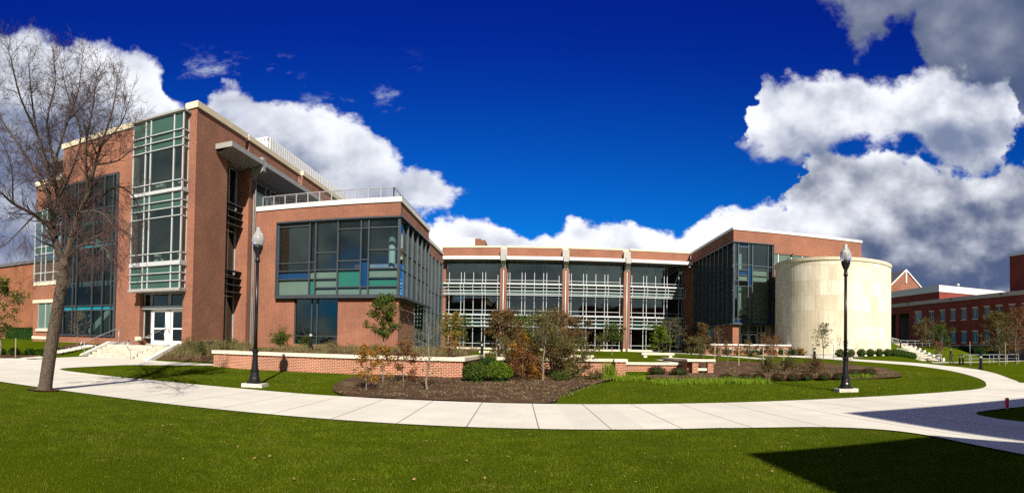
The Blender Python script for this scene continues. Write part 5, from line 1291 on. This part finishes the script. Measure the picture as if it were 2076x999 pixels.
yt(-8.2, 60, 3.4, 2.2, 'lf_green', 'green young tree before the first courtyard bay', 98, leaves=1800, size=.08, bare=.25)
yt(-10.3, 58, 3.2, 1.8, 'lf_olive', 'olive young tree at the left end of the courtyard', 99, leaves=700, size=.08, bare=.25)
yt(10.9, 50.5, 2.6, 1.9, 'lf_lime', 'bright green bushy tree in the shade at the right bay', 100, leaves=2600, size=.075, bare=.05)
yt(12.5, 52.9, 3.3, 2.6, 'lf_olive', 'thin twiggy young tree beside the bright green one', 101, leaves=700, size=.06, bare=.2)
yt(12.1, 40.5, 2.7, 1.75, 'lf_brown', 'russet cone shaped young tree left of the sign wall', 102, leaves=3600, size=.055, bare=.12, conifer=True)
yt(13.4, 40.9, 2.55, .9, 'lf_brown', 'slender almost bare sapling at the end of the sign wall', 103, leaves=160, size=.04, bare=.25)
yt(10.6, 37.5, 1.5, 1.4, 'lf_olive', 'yellowish olive bush left of the cone shaped tree', 104, leaves=2200, size=.05, bare=.05)
yt(14.6, 37.6, 1.35, .9, 'lf_olive', 'olive sapling in front of the sign wall, left part', 105, leaves=1100, size=.045, bare=.2)
yt(15.7, 36.7, 1.7, 1.5, 'lf_brown', 'brown sapling in front of the sign wall letters', 106, leaves=1100, size=.045, bare=.25)
yt(12.9, 29.6, 1.7, 1.1, 'lf_red', 'thin reddish sapling with two stakes in the right bed', 107, leaves=700, size=.035, bare=.3)
stake(12.1, 29.0, H(12.1, 29), 1.2, 'left stake of the thin reddish sapling'); stake(13.9, 30.2, H(13.9, 30.2), 1.2, 'right stake of the thin reddish sapling')
stake(10.6, 33.0, H(10.6, 33), 1.35, 'stake near the cone shaped russet tree'); stake(11.6, 31.5, H(11.6, 31.5), 1.2, 'stake in front of the sign wall left end')
yt(10.8, 31.2, 1.5, .8, 'lf_brown', 'small brown sapling beside the stake before the sign wall', 108, leaves=500, size=.035, bare=.25)
for i, (x, y, h_, w_, mm, lb) in enumerate([(11.0, 25.7, .85, .95, 'lf_olive', 'olive shrub on the right mulch bed, left of the other two'), (12.9, 27.4, .8, .95, 'lf_olive', 'olive shrub farthest back on the right mulch bed'), (13.4, 25.5, .9, 1.2, 'lf_brown', 'brown twiggy shrub on the right mulch bed')]):
    sh(x, y, h_, w_, mm, lb, 110+i, leaves=1700, size=.036)
yt(15.95, 26.8, 1.7, 1.1, 'lf_brown', 'bare reddish sapling behind the right lamp post', 113, leaves=500, size=.03, bare=.15)
# dark low shrubs along the front edge of right bed
rng = random.Random(21)
lbs = ['first low maroon shrub from the seat wall along the bed edge', 'second low maroon shrub along the bed edge', 'third low maroon shrub along the bed edge', 'fourth low maroon shrub along the bed edge', 'fifth low maroon shrub along the bed edge', 'sixth low maroon shrub along the bed edge', 'seventh low maroon shrub along the bed edge', 'last low maroon shrub along the bed edge']
for i in range(8):
    x = 7.6+.72*i+rng.uniform(-.08, .08); y = 21.9+rng.uniform(-.25, .25)
    box_shrub(x, y, H(x, y), .34, .62, M['lf_maroon'], lbs[i], 120+i, 420, .03, 'low maroon shrubs along the right bed', 'low_shrub')
for i, (x, y, lb) in enumerate([(5.4, 25.4, 'dark maroon shrub at the seat wall'), (6.3, 24.8, 'dark maroon shrub before the seat wall'), (14.2, 22.9, 'maroon shrub left of the right lamp base'), (15.3, 23.4, 'maroon shrub at the pointed right end of the bed')]):
    box_shrub(x, y, H(x, y), .4, .9, M['lf_maroon'], lb, 140+i, 600, .03, None, 'low_shrub')
# sign wall shrubs
sgl = ['green', 'dark', 'orange tinted', 'dark', 'green', 'dark', 'orange tinted', 'dark', 'green']
for i in range(9):
    x = 16.3+1.12*i; mm = ('lf_green', 'lf_dark', 'lf_orange')[i % 3]
    shrub(x, 50.6, H(x, 50.6), .75, 1.0, M[mm], '%s shrub number %s along the foot of the sign wall' % (('green', 'dark', 'orange tinted')[i % 3], ('one', 'two', 'three', 'four', 'five', 'six', 'seven', 'eight', 'nine')[i]), 150+i, leaves=900, size=.055, group='shrubs at the foot of the sign wall')
# rotunda hedge
ords = ['first', 'second', 'third', 'fourth', 'fifth', 'sixth', 'seventh', 'eighth', 'ninth', 'tenth', 'eleventh', 'twelfth']
for i in range(12):
    t = i/11; sx = .0 if i < 6 else .25
    x = 26.0+ (36.3-26.0)*(t if i < 6 else .45+.55*(i-5)/6 if True else t); x = [25.9, 27.3, 28.9, 30.3, 31.7, 33.1, 34.2, 34.9, 35.6, 36.3, 37.0, 37.7][i]
    y = 44.2+(x-26)*.40
    box_shrub(x, y, H(x, y), .78, .95 if i < 6 else 1.05, M['lf_green'], '%s clipped green shrub of the row at the rotunda foot' % ords[i], 170+i, 620, .05, 'clipped shrubs at the foot of the rotunda')
yt(21.6, 39.5, 2.9, 1.35, 'lf_green', 'light green sapling against the cream rotunda', 190, leaves=800, size=.06, bare=.3)
stake(20.7, 39.6, H(20.7, 39.6), 1.25, 'left stake of the sapling at the rotunda'); stake(22.5, 39.4, H(22.5, 39.4), 1.25, 'right stake of the sapling at the rotunda')
# far right trees
yt(37.0, 35.4, 4.7, 2.5, 'lf_olive', 'tall staked yellowish brown tree before the dark building', 191, leaves=4000, size=.075, bare=.22)
stake(34.9, 36.9, H(34.9, 36.9), 2.2, 'left stake of the tall yellowish brown tree'); stake(36.6, 34.2, H(36.6, 34.2), 2.1, 'right stake of the tall yellowish brown tree')
yt(41.2, 37.0, 5.6, 2.6, 'lf_red', 'red leaved tree cut off by the right picture edge', 192, leaves=2600, size=.075, bare=.15)
yt(50.5, 62.5, 4.4, 3.0, 'lf_olive', 'olive brown tree on the rise before the dark building', 193, leaves=1500, size=.1, bare=.15)
yt(53.6, 62.5, 3.7, 2.8, 'lf_green', 'round green tree on the rise before the dark building', 194, leaves=2600, size=.1, bare=.05)
yt(47.6, 56.2, 2.4, 1.5, 'lf_pink', 'small dusty pink tree beside the far steps', 195, leaves=900, size=.06, bare=.2)
yt(112, 128, 21.5, 6.0, 'lf_dark', 'dark evergreen top peeking above the pale parapet', 196, leaves=3500, size=.3, bare=.4, conifer=True, trunk_r=.2)
# dark bushes at foot of the dark building
for i, (x, y, w_, lb) in enumerate([(60.5, 61, 3.2, 'dark bush at the foot of the shaded building, nearest the red tree'), (60.8, 66, 3.4, 'dark bush at the foot of the shaded building, in the middle'), (60.5, 71.5, 3.0, 'dark bush at the foot of the shaded building, behind the green tree'), (59, 84, 3.0, 'dark bush at the foot of the shaded building, nearest the rotunda')]):
    box_shrub(x, y, H(x, y), 2.0, w_, M['lf_dark'], lb, 200+i, 900, .12, None, 'bush')

# ------------------------------------------------------------------ walking person
def person(x, y, z, face, label):
    t = thing('person', label, 'person', (x, y, z))
    c_, s_ = math.cos(face), math.sin(face)
    def L(lx, ly, lz): return Vector((x+lx*c_-ly*s_, y+lx*s_+ly*c_, z+lz))
    def skin(name, verts, edges, rads, mat, parent, sub=2, root=0):
        me = bpy.data.meshes.new(name); off = Vector(ORG[t.name])
        me.from_pydata([tuple(L(*v)-off) for v in verts], edges, []); o = bpy.data.objects.new(name, me); link(o, parent)
        md = o.modifiers.new('skin', 'SKIN'); 
        for i, r_ in enumerate(rads): me.skin_vertices[0].data[i].radius = r_ if isinstance(r_, tuple) else (r_, r_)
        me.skin_vertices[0].data[root].use_root = True
        sb = o.modifiers.new('sub', 'SUBSURF'); sb.levels = sub; sb.render_levels = sub
        me.materials.append(mat); ORG[o.name] = ORG[t.name]; return o
    sk = plain('skin', (0.45, 0.26, 0.18), .6); cl = plain('dark_jacket', (0.015, 0.018, 0.03), .8); tr_ = plain('dark_trousers', (0.02, 0.022, 0.03), .8); hr = plain('dark_hair', (0.03, 0.02, 0.012), .8)
    V = [(0,0,.95),(0,0,1.15),(0,0,1.35),(0,.0,1.47),(0,.01,1.56),(0,.02,1.66),(.0,.02,1.74),
         (-.17,0,1.41),(-.22,-.06,1.14),(-.2,.06,.92),(-.2,.1,.84), (.17,0,1.41),(.22,-.02,1.14),(.2,.12,.93),(.19,.16,.85),
         (-.09,0,.88),(-.10,.16,.50),(-.1,.06,.08),(-.1,.2,.04), (.09,0,.88),(.10,-.04,.49),(.1,-.28,.12),(.1,-.16,.04)]
    E_ = [(0,1),(1,2),(2,3),(3,4),(4,5),(5,6),(2,7),(7,8),(8,9),(9,10),(2,11),(11,12),(12,13),(13,14),(0,15),(15,16),(16,17),(17,18),(0,19),(19,20),(20,21),(21,22)]
    Rr = [(.15,.11),(.14,.10),(.17,.11),.055,.06,(.075,.095),(.06,.075),.06,.045,.033,.028,.06,.045,.033,.028,.09,.06,.04,.035,.09,.06,.04,.035]
    Rb = [r_ if i in (3,4,5,6,9,10,13,14) else (tuple(q*.7 for q in r_) if isinstance(r_, tuple) else r_*.7) for i, r_ in enumerate(Rr)]
    # body surface (skin tone shows at the head and hands)
    skin('body', V, E_, Rb, sk, t)
    J = [0,1,2,7,8,9,11,12,13]; mp = {v: i for i, v in enumerate(J)}
    skin('jacket', [V[i] for i in J], [(mp[a], mp[b]) for a, b in E_ if a in mp and b in mp], [tuple(q*1.12+.012 for q in (r_ if isinstance(r_, tuple) else (r_, r_))) for r_ in (Rr[i] for i in J)], cl, t)
    J = [0,15,16,17,19,20,21]; mp = {v: i for i, v in enumerate(J)}
    skin('trousers', [V[i] for i in J], [(mp[a], mp[b]) for a, b in E_ if a in mp and b in mp], [tuple(q*1.1+.012 for q in (r_ if isinstance(r_, tuple) else (r_, r_))) for r_ in (Rr[i] for i in J)], tr_, t)
    for a, b in ((17, 18), (21, 22)):
        p, q = V[a], V[b]; m = MB(); m.tube([L(p[0], p[1]-.06, .05), L(p[0], p[1]+.06, .05), L(q[0], q[1]+.03, .035)], [.045, .05, .035], 8); obj('shoe', m, M['black'], t, smooth=True)
    m = MB(); m.lathe(0, 0, [(1.62, .088), (1.70, .098), (1.76, .085), (1.80, .04)], 12); hp = L(0, -.01, 0)
    m.v = [(hp.x+a, hp.y+b, z+c) for a, b, c in m.v]; obj('hair', m, hr, t, smooth=True)
    for s2 in (-1, 1):
        m = MB(); w0 = V[10] if s2 < 0 else V[14]
        for f_ in range(4):
            fx = w0[0]+(f_-1.5)*.018; m.tube([L(fx, w0[1], w0[2]), L(fx, w0[1]+.015, w0[2]-.045), L(fx, w0[1]+.03, w0[2]-.075-.008*(1.5-abs(f_-1.5)))], [.009, .0085, .006], 5)
        m.tube([L(w0[0]-s2*.025, w0[1], w0[2]+.03), L(w0[0]-s2*.045, w0[1]+.02, w0[2]-.01)], [.011, .008], 5); obj('hand', m, sk, t, smooth=True)
person(41.4, 46.8, H(41.4, 46.8)+.03, .9, 'person in dark clothes walking on the path by the white railings')

# ------------------------------------------------------------------ lawn blades, edge grass, fallen leaves
nr = np.random.default_rng(7)
def blade_field(name, regions, hgt, wid, mat, label):
    V_, F_ = [], []
    tot = 0; allv = []; 
    for (x0, x1, y0, y1, n, inside) in regions:
        x = nr.uniform(x0, x1, n); y = nr.uniform(y0, y1, n)
        keep = inside(x, y); x, y = x[keep], y[keep]; n = len(x)
        z = np.array([H(a, b) for a, b in zip(x, y)])
        a = nr.uniform(0, 2*np.pi, n); h_ = hgt*nr.uniform(.5, 1.25, n); lx = nr.normal(0, .45, n)*h_; ly = nr.normal(0, .45, n)*h_; ww = wid*nr.uniform(.7, 1.3, n)
        v = np.empty((n, 3, 3)); v[:, 0] = np.stack([x-np.cos(a)*ww, y-np.sin(a)*ww, z-.005], 1); v[:, 1] = np.stack([x+np.cos(a)*ww, y+np.sin(a)*ww, z-.005], 1); v[:, 2] = np.stack([x+lx, y+ly, z+h_], 1)
        allv.append(v)
    v = np.concatenate(allv); n = len(v)
    me = bpy.data.meshes.new(name); me.vertices.add(n*3); me.vertices.foreach_set('co', v.reshape(-1))
    me.loops.add(n*3); me.loops.foreach_set('vertex_index', np.arange(n*3, dtype=np.int32)); me.polygons.add(n); me.polygons.foreach_set('loop_start', np.arange(0, n*3, 3, dtype=np.int32)); me.update(calc_edges=True)
    me.materials.append(mat); o = bpy.data.objects.new(name, me); link(o); o['kind'] = 'stuff'; o['label'] = label
    return o
M['turf_blade'] = foliage('turf_blades', (0.044, 0.080, 0.0012), (0.122, 0.172, 0.005), (0.17, 0.15, 0.04), .2, .5)
def lawn_in(x, y):
    edge = np.where(x < 3.4, 10.62, 10.45-.16*(np.clip(x-3.4, 0, 3)**1.9))
    return (y < edge) & (x < 6.15)
def isl(x, y): return ((x-11.6)/2.45)**2 + ((y-8.0)/2.05)**2 < 1
blade_field('grass', [(-12, 6.3, 2.2, 5.0, 40000, lambda x, y: lawn_in(x, y) & (np.abs(np.arctan2(x, y)) < 1.1) & (x*x+y*y > 22)), (-16, 6.3, 5.0, 8.0, 120000, lambda x, y: lawn_in(x, y) & (np.abs(np.arctan2(x, y)) < 1.1)), (-19, 6.3, 8.0, 10.7, 110000, lawn_in), (9, 14, 6, 10, 6000, lambda x, y: (y < 10.05) & (x > 9.2))], .030, .0030, M['turf_blade'], 'short mown grass of the near lawn')
def far_lawn(x, y):
    left = (x > -18.4) & (x < -6.6) & (y > 16.35) & (y < 22.4) & ~((x < -14.3) & (y > 16.4+(-14.3-x)*-0.9+4.2))
    right = (x > 1.2) & (x < 15.8) & (y > 15.7) & (y < 21.5) & (y < 16.2+ (x-.6)*3.4)
    right2 = (x >= 15.8) & (x < 18.6) & (y > 15.9+(x-15.8)*1.1) & (y < 23)
    return left | right | right2
blade_field('grass', [(-19, 19, 15.5, 23, 90000, far_lawn)], .045, .006, M['turf_blade'], 'short grass beyond the sidewalk')
rng = random.Random(31); m = MB()
for k in range(160):
    x = rng.uniform(2.6, 9.0); y = 21.0+rng.uniform(-.4, .9) + (1.4 if x < 4.5 else 0); tuft(m, x, y, H(x, y)+.01, rng.uniform(.14, .3), 18, rng, .18, .009, .3)
for k in range(60):
    x = rng.uniform(12.4, 15.0); y = 22.2+rng.uniform(-.2, .7); tuft(m, x, y, H(x, y)+.01, rng.uniform(.14, .28), 18, rng, .16, .009, .3)
tuft(m, 2.9, 23.6, H(2.9, 23.6), .85, 90, rng, .22, .009, .12); tuft(m, 3.1, 23.3, H(3.1, 23.3), .7, 60, rng, .2, .009, .15)
obj('tall_grass', m, M['lf_blade'], kind='stuff', label='long bright green grass along the mulch beds')
m = MB()
for k in range(240):
    x = rng.uniform(-5.8, 3.0); y = rng.uniform(15.9, 24.0); 
    if x > .6+(y-15.9)*.33: continue
    tuft(m, x, y, H(x, y)+.04, rng.uniform(.04, .14), 7, rng, .14, .006, .5)
for k in range(260):
    x = rng.uniform(5.6, 18.5); y = rng.uniform(22.0, 32.0)
    if y > 36-(abs(x-12)*.9): continue
    tuft(m, x, y, H(x, y)+.04, rng.uniform(.06, .22), 8, rng, .16, .007, .5)
obj('dry_weeds', m, M['lf_straw'], kind='stuff', label='sparse dry weeds on the mulch')
M['leaf_litter'] = foliage('fallen_leaf', (0.26, 0.17, 0.07), (0.20, 0.09, 0.04), (0.42, 0.34, 0.18), .1, 3)
m = MB()
for k in range(170):
    d = 5.2+5.3*rng.random()**.8; a = rng.uniform(-.95, .5); x, y = d*math.sin(a)*1.15, d*math.cos(a)*1.05
    if not (5 < y < 10.5 and x < 6): continue
    s = rng.uniform(.011, .027); z = H(x, y)+.035; t = rng.uniform(0, 3.14); u = Vector((math.cos(t), math.sin(t), rng.uniform(-.3, .5)))*s; v = Vector((-math.sin(t), math.cos(t), rng.uniform(-.3, .5)))*s*.7
    p = Vector((x, y, z)); m.quad(p-u, p-v*.8+u*.2, p+u, p+v)
for k in range(120):
    x = rng.uniform(-18, 15); y = rng.uniform(15.8, 21)
    s = rng.uniform(.018, .035); z = H(x, y)+.05; t = rng.uniform(0, 3.14); u = Vector((math.cos(t), math.sin(t), .2))*s; v = Vector((-math.sin(t), math.cos(t), .3))*s*.7; p = Vector((x, y, z)); m.quad(p-u, p-v, p+u, p+v)
obj('fallen_leaves', m, M['leaf_litter'], kind='stuff', label='scattered fallen autumn leaves on the grass')
# wood chips / straw debris on mulch
m = MB()
for k in range(5200):
    if rng.random() < .6: x = rng.uniform(-5.8, 3.2); y = rng.uniform(15.7, 23.5); ok = x < .5+(y-15.5)*.36 and y < 22.4
    else: x = rng.uniform(5.8, 18); y = rng.uniform(21.9, 30); ok = True
    if not ok: continue
    s = rng.uniform(.015, .05); z = H(x, y)+.065+.0; t = rng.uniform(0, 3.14); u = Vector((math.cos(t), math.sin(t), rng.uniform(-.2, .3)))*s; v = Vector((-math.sin(t), math.cos(t), 0))*.009; p = Vector((x, y, z)); m.quad(p-u-v, p+u-v, p+u+v, p-u+v)
obj('wood_chips', m, plain('pale_wood_chip', (0.34, 0.25, 0.15), .9, var=.5, scale=30), kind='stuff', label='scattered pale wood chips on the mulch')
